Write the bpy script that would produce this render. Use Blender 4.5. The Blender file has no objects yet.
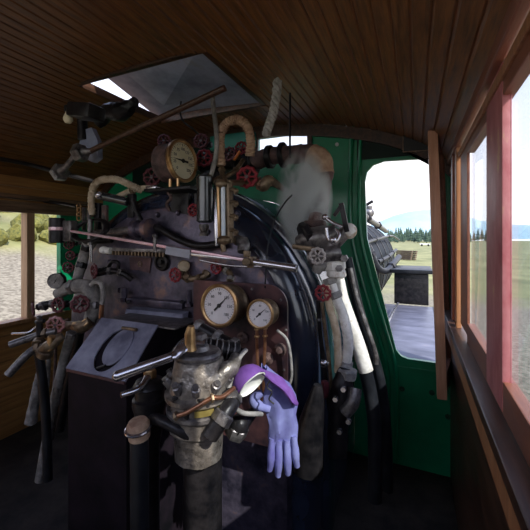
import bpy, bmesh, math, random
from mathutils import Vector as V, Matrix, Quaternion, noise
random.seed(7)
SC = bpy.context.scene
COL = SC.collection
PI = math.pi
# ------------------------------------------------------------------ survey of the place
F, HX, HY, YAW, EYE = 340.0, 265.0, 238.0, math.radians(23.8), 1.55
cs, sn = math.cos(YAW), math.sin(YAW)
def ray(px, py):
    u = (px-HX)/F; w = (HY-py)/F
    return V((-sn+cs*u, cs+sn*u, w))
def W(px, py, Y):                       # sighting on a cross plane at distance Y ahead
    d = ray(px, py); t = Y/d.y
    return V((d.x*t, Y, EYE+d.z*t))
def WX(px, py, X):
    d = ray(px, py); t = X/d.x
    return V((X, d.y*t, EYE+d.z*t))
def sz(px, Y, x=200):                   # metres spanned by px pixels at cross plane Y near column x
    return px/F*Y/ray(x, 238).y
# ------------------------------------------------------------------ materials
MATS = {}
def mat(name, c1, c2=None, rough=.5, metal=0, scale=8, bump=0, det=4, coat=0, lo=.35, hi=.65, stretch=None, spec=None, c3=None):
    m = bpy.data.materials.new(name); m.use_nodes = True
    n = m.node_tree.nodes; l = m.node_tree.links
    b = n['Principled BSDF']
    b.inputs['Roughness'].default_value = rough; b.inputs['Metallic'].default_value = metal
    if coat: b.inputs['Coat Weight'].default_value = coat; b.inputs['Coat Roughness'].default_value = .12
    if spec is not None: b.inputs['Specular IOR Level'].default_value = spec
    b.inputs['Base Color'].default_value = (*c1, 1)
    tc = n.new('ShaderNodeTexCoord'); mp = n.new('ShaderNodeMapping')
    l.new(tc.outputs['Object'], mp.inputs['Vector'])
    if stretch: mp.inputs['Scale'].default_value = stretch
    nz = n.new('ShaderNodeTexNoise'); nz.inputs['Scale'].default_value = scale; nz.inputs['Detail'].default_value = det
    nz.inputs['Roughness'].default_value = .65
    l.new(mp.outputs['Vector'], nz.inputs['Vector'])
    if c2:
        r = n.new('ShaderNodeValToRGB'); r.color_ramp.elements[0].position = lo; r.color_ramp.elements[1].position = hi
        r.color_ramp.elements[0].color = (*c1, 1); r.color_ramp.elements[1].color = (*c2, 1)
        if c3:
            e = r.color_ramp.elements.new(min(.95, hi+.12)); e.color = (*c3, 1)
        l.new(nz.outputs['Fac'], r.inputs['Fac']); l.new(r.outputs['Color'], b.inputs['Base Color'])
        mr = n.new('ShaderNodeMapRange'); mr.inputs['To Min'].default_value = max(.05, rough-.12); mr.inputs['To Max'].default_value = min(1, rough+.15)
        l.new(nz.outputs['Fac'], mr.inputs['Value']); l.new(mr.outputs['Result'], b.inputs['Roughness'])
    if bump:
        bp = n.new('ShaderNodeBump'); bp.inputs['Strength'].default_value = bump; bp.inputs['Distance'].default_value = .01
        l.new(nz.outputs['Fac'], bp.inputs['Height']); l.new(bp.outputs['Normal'], b.inputs['Normal'])
    MATS[name] = m
    return m
wood_ceil = mat('ceiling_wood', (.085,.030,.009), (.33,.13,.036), .42, scale=5, stretch=(14,1.2,14), bump=.15, lo=.3, hi=.75)
wood_org = mat('orange_boards', (.26,.11,.03), (.54,.26,.08), .5, scale=4, stretch=(1,.5,9), bump=.15, lo=.3, hi=.7)
wood_post = mat('post_wood', (.30,.125,.05), (.46,.22,.10), .5, scale=5, stretch=(9,9,.7), bump=.2)
wood_dark = mat('dark_wood', (.035,.017,.010), (.10,.045,.025), .4, scale=5, stretch=(9,1,9), bump=.15)
wood_red = mat('red_brown_wood', (.17,.055,.03), (.30,.11,.06), .42, scale=5, stretch=(9,1,4), bump=.15)
pink_paint = mat('pink_red_paint', (.42,.09,.10), (.58,.22,.22), .5, scale=7, c3=(.66,.42,.22), hi=.6, stretch=(2,2,1))
wood_left = mat('beam_wood', (.10,.05,.025), (.26,.15,.09), .5, scale=4, stretch=(6,.8,9), bump=.15)
green = mat('green_paint', (.003,.20,.085), (.006,.30,.13), .33, scale=3, coat=.25)
green_dk = mat('dark_green_paint', (.004,.040,.018), (.010,.075,.034), .42, scale=3)
teal = mat('teal_paint', (.015,.20,.17), (.03,.26,.2), .4, scale=4)
teal_dk = mat('dark_teal_paint', (.008,.024,.028), (.015,.045,.048), .25, scale=4, coat=.6)
boiler_black = mat('boiler_black', (.010,.015,.032), (.026,.036,.066), .2, scale=4, coat=.8, bump=.1)
backhead_m = mat('backhead_iron', (.026,.025,.042), (.125,.105,.15), .34, scale=7, metal=.4, bump=.7, c3=(.27,.16,.14), hi=.58)
iron = mat('black_iron', (.007,.007,.009), (.028,.025,.027), .36, scale=18, metal=.3, bump=.3, spec=.35)
iron_lt = mat('worn_iron', (.07,.065,.068), (.28,.26,.255), .34, scale=24, metal=.6, bump=.5)
steel = mat('polished_steel', (.40,.39,.42), (.60,.58,.62), .2, scale=12, metal=.9)
steel_pk = mat('brushed_bar', (.66,.33,.38), (.78,.60,.65), .32, scale=9, metal=.55, stretch=(1,6,6))
lav = mat('grey_sheet_steel', (.14,.145,.21), (.38,.39,.51), .36, scale=6, metal=.2, bump=.5, c3=(.26,.20,.13), hi=.66)
hopper_dk = mat('sooty_steel', (.005,.005,.007), (.018,.012,.018), .6, scale=6, bump=.2, spec=.12)
brass = mat('brass', (.36,.20,.085), (.58,.38,.19), .3, scale=16, metal=.8, bump=.15)
brass_dk = mat('tarnished_brass', (.085,.055,.034), (.26,.19,.12), .42, scale=20, metal=.55, bump=.35)
bronze = mat('greasy_bronze', (.07,.06,.052), (.46,.41,.36), .30, scale=22, metal=.55, bump=.6, lo=.3, hi=.75)
copper = mat('copper', (.30,.13,.07), (.48,.25,.15), .3, scale=14, metal=.8)
copper_plate = mat('copper_brown_plate', (.024,.020,.030), (.20,.085,.080), .36, scale=4, metal=.45, bump=.1, lo=.4, hi=.72)
red = mat('red_wheel_paint', (.14,.006,.012), (.30,.022,.035), .38, scale=30, lo=.3)
red_dk = mat('dark_red_paint', (.05,.008,.012), (.15,.03,.04), .45, scale=40)
red_wh = mat('worn_red_white', (.38,.03,.045), (.60,.38,.36), .4, scale=60, lo=.4, hi=.55)
gray_wh = mat('grey_wheel', (.20,.16,.16), (.60,.56,.54), .4, scale=60, lo=.35, hi=.6)
lag = mat('pipe_lagging', (.42,.31,.20), (.63,.52,.38), .85, scale=20, bump=.6)
lag_pk = mat('wrapped_lagging', (.30,.17,.11), (.52,.36,.24), .85, scale=26, bump=.7)
lag_wh = mat('white_lagging', (.55,.52,.47), (.82,.79,.74), .7, scale=14, bump=.5, c3=(.42,.32,.22), hi=.55)
lag_gy = mat('grey_lagging', (.13,.125,.12), (.34,.32,.30), .75, scale=18, bump=.6)
lag_dk = mat('brown_lagging', (.045,.026,.024), (.16,.095,.085), .7, scale=16, bump=.6)
ropem = mat('rope_fibre', (.28,.27,.25), (.50,.48,.45), .95, scale=40, bump=.6)
rubber = mat('black_rubber', (.006,.007,.010), (.02,.022,.027), .42, scale=10, spec=.3)
glove_p = mat('purple_suede', (.11,.035,.22), (.20,.085,.34), .85, scale=10, bump=.3)
glove_b = mat('violet_blue_suede', (.10,.09,.30), (.24,.26,.50), .85, scale=6, bump=.3)
white_c = mat('white_lining', (.72,.71,.66), (.86,.85,.80), .9, scale=9)
dial_cream = mat('cream_dial', (.80,.73,.50), (.88,.82,.60), .5, scale=6)
dial_white = mat('white_dial', (.66,.60,.61), (.82,.78,.79), .45, scale=7)
ink = mat('black_ink', (.015,.013,.012), None, .5)
bulbm = mat('frosted_bulb', (.72,.60,.38), (.82,.72,.5), .25, scale=4)
gravel = mat('gravel', (.38,.32,.24), (.66,.58,.47), .95, scale=3, bump=.5, det=10)
sandy = mat('dry_meadow', (.12,.13,.04), (.31,.29,.12), .95, scale=.35, det=10, c3=(.42,.37,.28))
bankm = mat('grassy_bank', (.13,.14,.03), (.40,.36,.12), .95, scale=1.6, det=10, lo=.35, hi=.62, bump=.8)
needle = mat('conifer_green', (.022,.05,.035), (.06,.10,.06), .9, scale=3)
bark = mat('bark', (.08,.055,.04), (.14,.1,.07), .95, scale=6)
mount = mat('hazy_mountain_forest', (.27,.40,.44), (.37,.49,.52), 1, scale=.004, det=8)  # distance haze mixed into the forest colour as pale blue-green
deck = mat('running_plate', (.085,.088,.12), (.20,.20,.255), .45, scale=2.2, metal=.25, stretch=(1.2,3,1), c3=(.40,.35,.33), hi=.66)  # plate darkened to stand for shade, paler streaks for sunlight
tank_m = mat('gloss_black', (.018,.022,.026), (.04,.045,.05), .22, scale=5, coat=.6)
hatch_m = mat('hatch_paint', (.18,.20,.29), (.38,.42,.56), .5, scale=3, c3=(.34,.33,.32), hi=.6)
floor_m = mat('floor_steel', (.018,.014,.012), (.05,.038,.03), .65, scale=6, bump=.4, spec=.15)
white_p = mat('white_paint', (.8,.8,.8), None, .5)
plate_m = mat('maroon_plate', (.06,.035,.045), (.14,.075,.08), .45, scale=20, metal=.4)
yplate = mat('yellowed_brass_tag', (.26,.20,.055), (.42,.34,.11), .35, scale=20, metal=.6)
def glass_mat(name, tint, gl=.12):
    m = bpy.data.materials.new(name); m.use_nodes = True
    n = m.node_tree.nodes; l = m.node_tree.links; n.remove(n['Principled BSDF'])
    t = n.new('ShaderNodeBsdfTransparent'); t.inputs['Color'].default_value = (*tint, 1)
    g = n.new('ShaderNodeBsdfGlossy'); g.inputs['Roughness'].default_value = .03
    lw = n.new('ShaderNodeLayerWeight'); lw.inputs['Blend'].default_value = .5
    pw = n.new('ShaderNodeMath'); pw.operation = 'POWER'; pw.inputs[1].default_value = 5; l.new(lw.outputs['Facing'], pw.inputs[0])
    f = n.new('ShaderNodeMath'); f.operation = 'MULTIPLY_ADD'; f.inputs[1].default_value = .55; f.inputs[2].default_value = .04; l.new(pw.outputs[0], f.inputs[0])
    x = n.new('ShaderNodeMixShader'); l.new(f.outputs[0], x.inputs[0]); l.new(t.outputs[0], x.inputs[1]); l.new(g.outputs[0], x.inputs[2])
    l.new(x.outputs[0], n['Material Output'].inputs['Surface'])
    return m
pane = glass_mat('window_glass', (.9,.93,.95))
tubeglass = mat('bright_gauge_glass', (.55,.66,.78), (.8,.85,.9), .08, scale=9)
CRt = V((cs, sn, 0))
# ------------------------------------------------------------------ mesh tools
def frame(d):
    d = V(d).normalized()
    a = V((0,0,1)) if abs(d.z) < .9 else V((1,0,0))
    x = a.cross(d).normalized(); return x, d.cross(x), d
def rot_to(d):                          # local +Z along d
    x, y, z = frame(d); m = Matrix((x, y, z)).transposed(); return m.to_4x4()
def spline(pts, n=6):
    pts = [V(p) for p in pts]
    if len(pts) < 3 or n == 1: return pts
    P = [pts[0]*2-pts[1]] + pts + [pts[-1]*2-pts[-2]]; out = []
    for i in range(1, len(P)-2):
        for k in range(n):
            t = k/n; a, b, c, d = P[i-1], P[i], P[i+1], P[i+2]
            out.append(.5*((2*b)+(c-a)*t+(2*a-5*b+4*c-d)*t*t+(3*b-a-3*c+d)*t**3))
    out.append(pts[-1]); return out
class MB:
    def __init__(s): s.b = bmesh.new()
    def _v(s, co): return s.b.verts.new(co)
    def box(s, c, size, rot=None, bev=0):
        c = V(c); h = V(size)/2
        m = Matrix.Translation(c) @ (rot if rot else Matrix())
        r = bmesh.ops.create_cube(s.b, size=1, matrix=m @ Matrix.Diagonal((*size, 1)))
        if bev:
            es = set()
            for v in r['verts']: es.update(v.link_edges)
            bmesh.ops.bevel(s.b, geom=list(es), offset=bev, segments=2, affect='EDGES', profile=.6)
        return s
    def bar(s, a, b, w, h, bev=.001):
        a, b = V(a), V(b); s.box((a+b)/2, (w, h, (b-a).length), rot_to(b-a), bev); return s
    def prism(s, pts, d):               # polygon extruded by vector d
        d = V(d); A = [s._v(V(p)) for p in pts]; B = [s._v(V(p)+d) for p in pts]
        s.b.faces.new(A); s.b.faces.new(B[::-1]); n = len(A)
        for i in range(n): s.b.faces.new((A[i], B[i], B[(i+1) % n], A[(i+1) % n]))
        bmesh.ops.recalc_face_normals(s.b, faces=s.b.faces); return s
    def tube(s, pts, r, n=6, seg=12, flat=1.0, cap=True, ribs=0):
        P = spline(pts, n); N = len(P)
        R = (lambda t: r) if not isinstance(r, (list, tuple)) else (lambda t: _lerp(r, t))
        x0, y0, _ = frame(P[1]-P[0]); rings = []
        for i, p in enumerate(P):
            d = (P[min(i+1, N-1)]-P[max(i-1, 0)]).normalized()
            x = (x0-d*x0.dot(d)).normalized(); y = d.cross(x); x0 = x
            rr = R(i/(N-1))
            if ribs: rr *= 1+ribs*(1 if i % 2 else -1)
            rings.append([s._v(p+x*math.cos(a)*rr+y*math.sin(a)*rr*flat) for a in [2*PI*k/seg for k in range(seg)]])
        for A, B in zip(rings, rings[1:]):
            for k in range(seg): s.b.faces.new((A[k], A[(k+1) % seg], B[(k+1) % seg], B[k]))
        if cap: s.b.faces.new(rings[0][::-1]); s.b.faces.new(rings[-1])
        return s
    def lathe(s, prof, o=(0,0,0), d=(0,0,1), seg=20):   # prof [(radius, height)]
        o = V(o); x, y, z = frame(d); rings = []
        for r, h in prof:
            if r < 1e-5: rings.append([s._v(o+z*h)])
            else: rings.append([s._v(o+z*h+(x*math.cos(a)+y*math.sin(a))*r) for a in [2*PI*k/seg for k in range(seg)]])
        for A, B in zip(rings, rings[1:]):
            if len(A) == 1 and len(B) == 1: continue
            for k in range(seg):
                j = (k+1) % seg
                if len(A) == 1: s.b.faces.new((A[0], B[j], B[k]))
                elif len(B) == 1: s.b.faces.new((A[k], A[j], B[0]))
                else: s.b.faces.new((A[k], A[j], B[j], B[k]))
        if len(rings[0]) > 1: s.b.faces.new(rings[0][::-1])
        if len(rings[-1]) > 1: s.b.faces.new(rings[-1])
        return s
    def cyl(s, a, b, r, seg=16, bev=None):
        a, b = V(a), V(b); L = (b-a).length; e = min(r*.12, L*.2) if bev is None else bev
        s.lathe([(r-e,0),(r,e),(r,L-e),(r-e,L)], a, b-a, seg); return s
    def nut(s, o, d, r, h): s.lathe([(r*.92,0),(r,h*.15),(r,h*.85),(r*.85,h)], o, d, 6); return s
    def torus(s, c, d, R, r, seg=28, ns=8, lobes=0, la=.12):
        c = V(c); x, y, z = frame(d); rings = []
        for i in range(seg):
            a = 2*PI*i/seg; q = R*(1+(la*math.cos(lobes*a) if lobes else 0))
            u = x*math.cos(a)+y*math.sin(a)
            rings.append([s._v(c+u*(q+r*math.cos(b))+z*r*math.sin(b)) for b in [2*PI*k/ns for k in range(ns)]])
        for i in range(seg):
            A, B = rings[i], rings[(i+1) % seg]
            for k in range(ns): s.b.faces.new((A[k], B[k], B[(k+1) % ns], A[(k+1) % ns]))
        return s
    def ball(s, c, r, sc=(1,1,1), seg=16):
        bmesh.ops.create_uvsphere(s.b, u_segments=seg, v_segments=seg//2+2, radius=r, matrix=Matrix.Translation(V(c)) @ Matrix.Diagonal((*sc, 1))); return s
    def rough(s, amp, freq=20):
        for v in s.b.verts: v.co += noise.noise_vector(v.co*freq)*amp
        return s
def _lerp(r, t):
    k = t*(len(r)-1); i = min(int(k), len(r)-2); return r[i]+(r[i+1]-r[i])*(k-i)
def link(name, mb, m, parent=None, smooth=True, origin=None):
    b = mb.b if isinstance(mb, MB) else mb
    bmesh.ops.recalc_face_normals(b, faces=b.faces)
    me = bpy.data.meshes.new(name)
    if parent is not None:
        ch = parent; off = V((0,0,0))
        while ch is not None: off += ch.location; ch = ch.parent
        for v in b.verts: v.co -= off
    elif origin is not None:
        for v in b.verts: v.co -= V(origin)
    b.to_mesh(me); b.free(); me.materials.append(m)
    if smooth:
        for p in me.polygons: p.use_smooth = True
        me.set_sharp_from_angle(angle=math.radians(38))
    o = bpy.data.objects.new(name, me); COL.objects.link(o)
    if parent is not None: o.parent = parent
    elif origin is not None: o.location = origin
    return o
def tag(o, label=None, cat=None, group=None, kind=None):
    if label: o['label'] = label
    if cat: o['category'] = cat
    if group: o['group'] = group
    if kind: o['kind'] = kind
    return o
def thing(name, loc, label, cat, group=None):
    o = bpy.data.objects.new(name, None); COL.objects.link(o); o.location = V(loc); o.empty_display_size = .05
    return tag(o, label, cat, group)
def struct(name, mb, m, smooth=False): return tag(link(name, mb, m, None, smooth), kind='structure')
def plate(outer, holes, thick, place, nm):   # 2-D outline with holes -> mesh, extruded; place(x, y, z)->world
    cu = bpy.data.curves.new(nm, 'CURVE'); cu.dimensions = '2D'; cu.fill_mode = 'BOTH'; cu.extrude = thick/2
    for pts in [outer]+holes:
        sp = cu.splines.new('POLY'); sp.points.add(len(pts)-1); sp.use_cyclic_u = True
        for p, q in zip(sp.points, pts): p.co = (q[0], q[1], 0, 1)
    ob = bpy.data.objects.new(nm, cu); COL.objects.link(ob)
    dg = bpy.context.evaluated_depsgraph_get(); me = bpy.data.meshes.new_from_object(ob.evaluated_get(dg))
    mb = MB(); mb.b.from_mesh(me); bpy.data.objects.remove(ob); bpy.data.meshes.remove(me)
    for v in mb.b.verts: v.co = place(*v.co)
    bmesh.ops.remove_doubles(mb.b, verts=mb.b.verts, dist=1e-5)
    return mb
def rrect(x0, y0, x1, y1, r, n=5):
    out = []
    for cx, cy, a0 in ((x1-r,y1-r,0),(x0+r,y1-r,90),(x0+r,y0+r,180),(x1-r,y0+r,270)):
        for k in range(n+1):
            a = math.radians(a0+90*k/n); out.append((cx+r*math.cos(a), cy+r*math.sin(a)))
    return out
def copy_tree(o, parent=None):
    c = o.copy(); COL.objects.link(c); c.parent = parent
    for ch in [k for k in bpy.data.objects if k.parent == o and k != c]: copy_tree(ch, c)
    return c

# ================================================================== THE ROOM
XR, XL, YF, YB = .21, -2.9, 2.5, -.35
XC = (XR+XL)/2
def ceil_z(x):
    q = 1-((x-XC)/1.6)**2
    return 1.90+.55*math.sqrt(max(q, 0.0))
def ceiling_part(y0, y1, skip=None):
    mb = MB(); n = 56; w = (XR-XL)/n
    for i in range(n):
        x0 = XL+i*w; x1 = x0+w; xm = (x0+x1)/2
        if skip and skip[0] < xm < skip[1]: continue
        g = .008
        P = [(x0, ceil_z(x0)+g), (x0+g*.8, ceil_z(x0+g*.8)), (x1-g*.8, ceil_z(x1-g*.8)), (x1, ceil_z(x1)+g), (x1, ceil_z(x1)+.03), (x0, ceil_z(x0)+.03)]
        mb.prism([(a, y0, z) for a, z in P], (0, y1-y0, 0))
    return mb
cb = ceiling_part(-.75, 1.36)  # roof carried back out of view to narrow the light from behind
for y0, y1, sk in ((1.36, 2.08, (-1.80,-.92)), (2.08, YF, None)):
    t = ceiling_part(y0, y1, sk); me = bpy.data.meshes.new('t'); t.b.to_mesh(me); cb.b.from_mesh(me); bpy.data.meshes.remove(me)
struct('ceiling', cb, wood_ceil)
struct('floor', MB().box((XC, (YF+YB)/2, -.03), (XR-XL+.1, YF-YB+.1, .06)), floor_m)
# front wall (cross-wise) with openings: (x, z) plane at Y=YF
def fx(px, py): p = W(px, py, YF); return (p.x, p.z)
outer = [(XL-.02,0), (XR+.03,0)] + [(XR+.03-(XR-XL+.05)*k/30, ceil_z(XR-(XR-XL)*k/30)+.0) for k in range(31)]
door_hole = [fx(365,182), fx(367,172), fx(373,165), fx(384,161)] + [(.155, fx(384,161)[1]-.01), (.155, fx(436,363)[1])] + \
            [fx(408,359), fx(401,356), fx(396,350), fx(384,303), fx(367,238)]
z0, z1 = fx(284,156)[1], fx(284,135.5)[1]
fw_hole = [(-1.16, z0), (-.745, z0), (-.745, z1), (-1.16, z1)]
BX, BZ, BR = -1.3, .97, .9
boil_hole = [(BX+(BR+.002)*math.cos(a), BZ+(BR+.002)*math.sin(a)) for a in [PI*k/32 for k in range(33)]] + [(BX-BR-.002, .05), (BX+BR+.002, .05)]
struct('wall_front', plate(outer, [door_hole, fw_hole, boil_hole], .03, lambda x, y, z: V((x, YF+.015+z, y)), 'wf'), green, True)
# dark wood band along the front wall top, standing for shade there
hb = [(XR-(XR-XL)*k/30, ceil_z(XR-(XR-XL)*k/30)-.002) for k in range(31)]
hb2 = [(x, z-.085) for x, z in hb]
hm_ = MB()
for k in range(30): hm_.prism([V((hb[k][0],YF-.03,hb[k][1])), V((hb[k+1][0],YF-.03,hb[k+1][1])), V((hb2[k+1][0],YF-.03,hb2[k+1][1])), V((hb2[k][0],YF-.03,hb2[k][1]))], (0,.029,0))
struct('trim_16', hm_, wood_dark)
# raised beads that follow the opening's left edge
def bead(off, r, name):
    pts = [W(px-off, py, YF-.012) for px, py in ((366,96),(362,122),(360,150),(359,200),(361,238),(371,280),(384,325),(394,360),(397,385),(397,432),(397,460))]
    return link(name, MB().tube(pts, r, 5, 8), green)
tag(bead(0, .014, 'trim_1'), kind='structure'); tag(bead(9, .016, 'trim_2'), kind='structure')
m = MB(); m.bar(W(400,367,YF-.006)+V((-.03,0,0)), V((XR-.01, YF-.006, W(440,373,YF).z+.005)), .012, .012, .003)
struct('trim_3', m, green)
# window_3: small front window frame and pane
m = plate([(-1.20,z0-.035),(-.71,z0-.035),(-.71,z1+.03),(-1.20,z1+.03)], [fw_hole], .03, lambda x, y, z: V((x, YF-.012+z, y)), 'w3')
w3 = struct('window_3', m, wood_dark); link('pane', MB().box((-.95, YF+.02, (z0+z1)/2), (.415, .004, z1-z0)), pane, w3)
# left wall: boards below, window, beam above
m = MB()
zl0, zl1 = .89, 1.76
yj = 1.70; ye = WX(60, 250, XL).y
for k in range(9):
    m.box((XL-.02, (YB+YF)/2, .05+k*.099), (.04, YF-YB, .096), None, .004)
struct('wall_left', m, wood_org)
m = MB(); m.box((XL-.02, (YB+.8)/2, (zl0+zl1)/2), (.04, .8-YB, zl1-zl0)); struct('trim_4', m, wood_left)
m = MB()
for k in range(3): m.box((XL-.02, (YF+YB)/2, zl1+.05+k*.1), (.04, YF-YB, .097), None, .004)
struct('trim_15', m, wood_org)
struct('trim_5', MB().box((XL-.02, (ye+YF)/2, (zl0+zl1)/2), (.05, YF-ye, zl1-zl0)), green)
w1 = struct('window_1', MB().box((XL+.0, (WX(27,250,XL+.04).y+WX(35,250,XL+.04).y)/2, (zl0+zl1)/2), (.08, WX(35,250,XL+.04).y-WX(27,250,XL+.04).y, zl1-zl0), None, .006), mat('tan_jamb', (.36,.20,.10), (.52,.32,.18), .5, scale=5, stretch=(9,9,.7), bump=.2))
link('sill', MB().box((XL+.01, 1.4, zl0), (.1, 1.3, .03), None, .004), wood_post, w1)
struct('trim_6', MB().box((XL+.03, 1.0, 1.795), (.05, 2.7, .085), None, .006), wood_left)
struct('trim_7', MB().box((XL+.04, 1.0, 1.875), (.08, 2.7, .03), None, .006), wood_left)
# right wall: X=XR plane
zs, zt = 1.085, 2.02
m = MB()
m.box((XR+.02, (YB+YF)/2, zs/2), (.04, YF-YB, zs)); m.box((XR+.02, (YB+YF)/2, zt+.03), (.04, YF-YB, .06))
m.box((XR+.008, (2.10+YF)/2, (zs+zt)/2), (.016, YF-2.10, zt-zs)); m.box((XR+.02, (YB+.35)/2, (zs+zt)/2), (.04, .35-YB, zt-zs))
m.box((XR+.02, (YB-1.1)/2, 1.0), (.04, 1.1+YB, 2.0)); struct('wall_right', m, wood_dark)  # last box: unseen rear stretch added to block light from the right rear
struct('trim_8', MB().box((XR-.012, 1.2, zs-.012), (.07, 2.6, .034), None, .004), wood_dark)        # sill ledge
struct('trim_9', MB().box((XR-.012, 1.2, zs-.075), (.05, 2.6, .09), None, .004), wood_post)
struct('trim_10', MB().box((XR-.008, 1.2, zt+.02), (.03, 2.6, .05), None, .006), wood_red)
struct('trim_11', MB().box((XR-.0, 1.2, zt-.045), (.016, 2.6, .03), None, .003), wood_post)
def yr(px): return WX(px, 238, XR).y
# sliding sash (window_2) with stiles, rails and panes
sash = MB()
ya, yb_ = yr(487), yr(503)
sash.box((XR+.006, (yr(460.5)+yr(467))/2, (zs+zt)/2), (.012, yr(460.5)-yr(467), zt-zs-.07), None, .003)
sash.box((XR+.015, (yr(467)+.4)/2, zs+.045), (.03, yr(467)-.4, .09), None, .003)
sash.box((XR+.015, (yr(467)+.4)/2, zt-.075), (.03, yr(467)-.4, .045), None, .003)
w2 = struct('window_2', sash, wood_red)
link('stile', MB().box((XR+.009, (ya+yb_)/2, (zs+zt)/2), (.022, ya-yb_, zt-zs-.02), None, .003), pink_paint, w2)
link('pane', MB().box((XR+.018, (ya+yr(467))/2, (zs+zt)/2), (.004, yr(467)-ya, .78)), pane, w2)
link('pane', MB().box((XR+.018, (yb_+.42)/2, (zs+zt)/2), (.004, yb_-.42, .78)), pane, w2)
for i, px in enumerate((455.5, 459)):
    struct('trim_%d' % (12+i), MB().box((XR-.004, yr(px), (zs+zt)/2), (.03-.006*i, .07, zt-zs), None, .004), (wood_red, wood_post)[i])

# ---- open hatch in the roof
ht = thing('roof_hatch', (-1.36, 1.72, 2.45), 'blue-grey sheet roof hatch standing open in the board ceiling', 'hatch')
m = MB()
for a, b in (((-1.80,1.36),(-.92,1.36)), ((-.92,1.36),(-.92,2.08)), ((-.92,2.08),(-1.80,2.08)), ((-1.80,2.08),(-1.80,1.36))):
    A = V((*a, 2.47)); B = V((*b, 2.47)); A.z = ceil_z(a[0])+.03; B.z = ceil_z(b[0])+.03
    m.bar(A, B, .03, .05, .004)
link('hatch_frame', m, wood_dark, ht)
m = MB()
lid = [(-1.86, 1.40, 2.66), (-.90, 1.36, 2.50), (-.90, 2.12, 2.44), (-1.86, 2.12, 2.50)]
m.prism(lid, (0, 0, .02)); link('lid', m, hatch_m, ht)
m = MB(); m.box((-1.36, 2.11, 2.50), (.92, .02, .1)); m.box((-.90, 1.74, 2.49), (.02, .74, .06))
link('curb', m, hatch_m, ht)

# ================================================================== OUTSIDE
g = MB(); N = 40
def gz(x, y):
    d = math.hypot(x, y); b = 0
    if x < -5: b = max(0, min(1, (70-abs(y-8))/30))*(2.3*min(1, (-x-5)/10)+3.6*max(0, min(1, (-x-15)/9)))
    return -1.25 + b + (.15*noise.noise(V((x*.1, y*.1, 0))) if d > 8 else 0)
XS = [-240+8*i for i in range(26)]+[-34+1.5*i for i in range(22)]+[0+12*i for i in range(12)]; YS = [-60+6*j for j in range(20)]+[62+18*j for j in range(20)]
grid = [[g._v((x, y, gz(x, y))) for x in XS] for y in YS]
for j in range(len(YS)-1):
    for i in range(len(XS)-1): g.b.faces.new((grid[j][i], grid[j][i+1], grid[j+1][i+1], grid[j+1][i]))
def ground_mat():
    m = sandy.copy(); n = m.node_tree.nodes; l = m.node_tree.links
    b = n['Principled BSDF']; src = b.inputs['Base Color'].links[0].from_socket
    g2 = gravel.node_tree
    nz = n.new('ShaderNodeTexNoise'); nz.inputs['Scale'].default_value = 9; nz.inputs['Detail'].default_value = 8
    geo = n.new('ShaderNodeNewGeometry'); l.new(geo.outputs['Position'], nz.inputs['Vector'])
    r = n.new('ShaderNodeValToRGB'); r.color_ramp.elements[0].position = .35; r.color_ramp.elements[1].position = .65
    r.color_ramp.elements[0].color = (.13,.105,.07,1); r.color_ramp.elements[1].color = (.30,.255,.18,1)
    l.new(nz.outputs['Fac'], r.inputs['Fac'])
    sx = n.new('ShaderNodeSeparateXYZ'); l.new(geo.outputs['Position'], sx.inputs[0])
    ln = n.new('ShaderNodeVectorMath'); ln.operation = 'LENGTH'; l.new(geo.outputs['Position'], ln.inputs[0])
    n2 = n.new('ShaderNodeTexNoise'); n2.inputs['Scale'].default_value = .25; l.new(geo.outputs['Position'], n2.inputs['Vector'])
    ad = n.new('ShaderNodeMath'); ad.operation = 'MULTIPLY_ADD'; ad.inputs[1].default_value = 14; l.new(n2.outputs['Fac'], ad.inputs[0]); l.new(ln.outputs['Value'], ad.inputs[2])
    mr = n.new('ShaderNodeMapRange'); mr.inputs['From Min'].default_value = 22; mr.inputs['From Max'].default_value = 27; l.new(ad.outputs[0], mr.inputs['Value'])
    mx = n.new('ShaderNodeMixRGB'); l.new(mr.outputs['Result'], mx.inputs[0]); l.new(r.outputs['Color'], mx.inputs[1]); l.new(src, mx.inputs[2])
    l.new(mx.outputs[0], b.inputs['Base Color']); return m
tag(link('ground', g, ground_mat()), kind='structure')
# shrubs on the bank
bspots = []
for k in range(46):
    for tr in range(300):
        x = -random.uniform(15.5, 22); y = random.uniform(3, 21)
        if all(math.hypot(x-a, y-b) > 1.25 for a, b in bspots): break
    bspots.append((x, y))
    o = (tag(link('bush', MB().ball((0,0,0), 1, (1,1,.8), 20).rough(.35, 1.7).rough(.15, 5), mat('bush_leaves', (.055,.065,.014), (.20,.18,.04), .95, scale=5, det=8), None, True, (0,0,0)), 'yellow-green bush on the bank outside the left window', 'bush', 'bushes on the bank outside the left window') if k == 0 else bush0.copy())
    if k == 0: bush0 = o
    else: COL.objects.link(o)
    o.location = (x, y, gz(x, y)+.25); r_ = random.uniform(.55, .8); o.scale = (r_, r_, r_); o.rotation_euler = (0,0,random.random()*6)
# mountain
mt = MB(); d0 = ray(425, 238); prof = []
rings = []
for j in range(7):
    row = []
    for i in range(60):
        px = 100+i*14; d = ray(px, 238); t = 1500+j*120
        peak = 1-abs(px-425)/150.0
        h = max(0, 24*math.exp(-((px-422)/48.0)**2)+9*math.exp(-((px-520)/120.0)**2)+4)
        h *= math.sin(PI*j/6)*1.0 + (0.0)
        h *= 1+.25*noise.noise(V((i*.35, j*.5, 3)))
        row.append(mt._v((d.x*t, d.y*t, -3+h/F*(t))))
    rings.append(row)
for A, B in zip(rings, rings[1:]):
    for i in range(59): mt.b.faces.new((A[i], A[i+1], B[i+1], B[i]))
tag(link('mountain', mt, mount), kind='structure')
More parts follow.
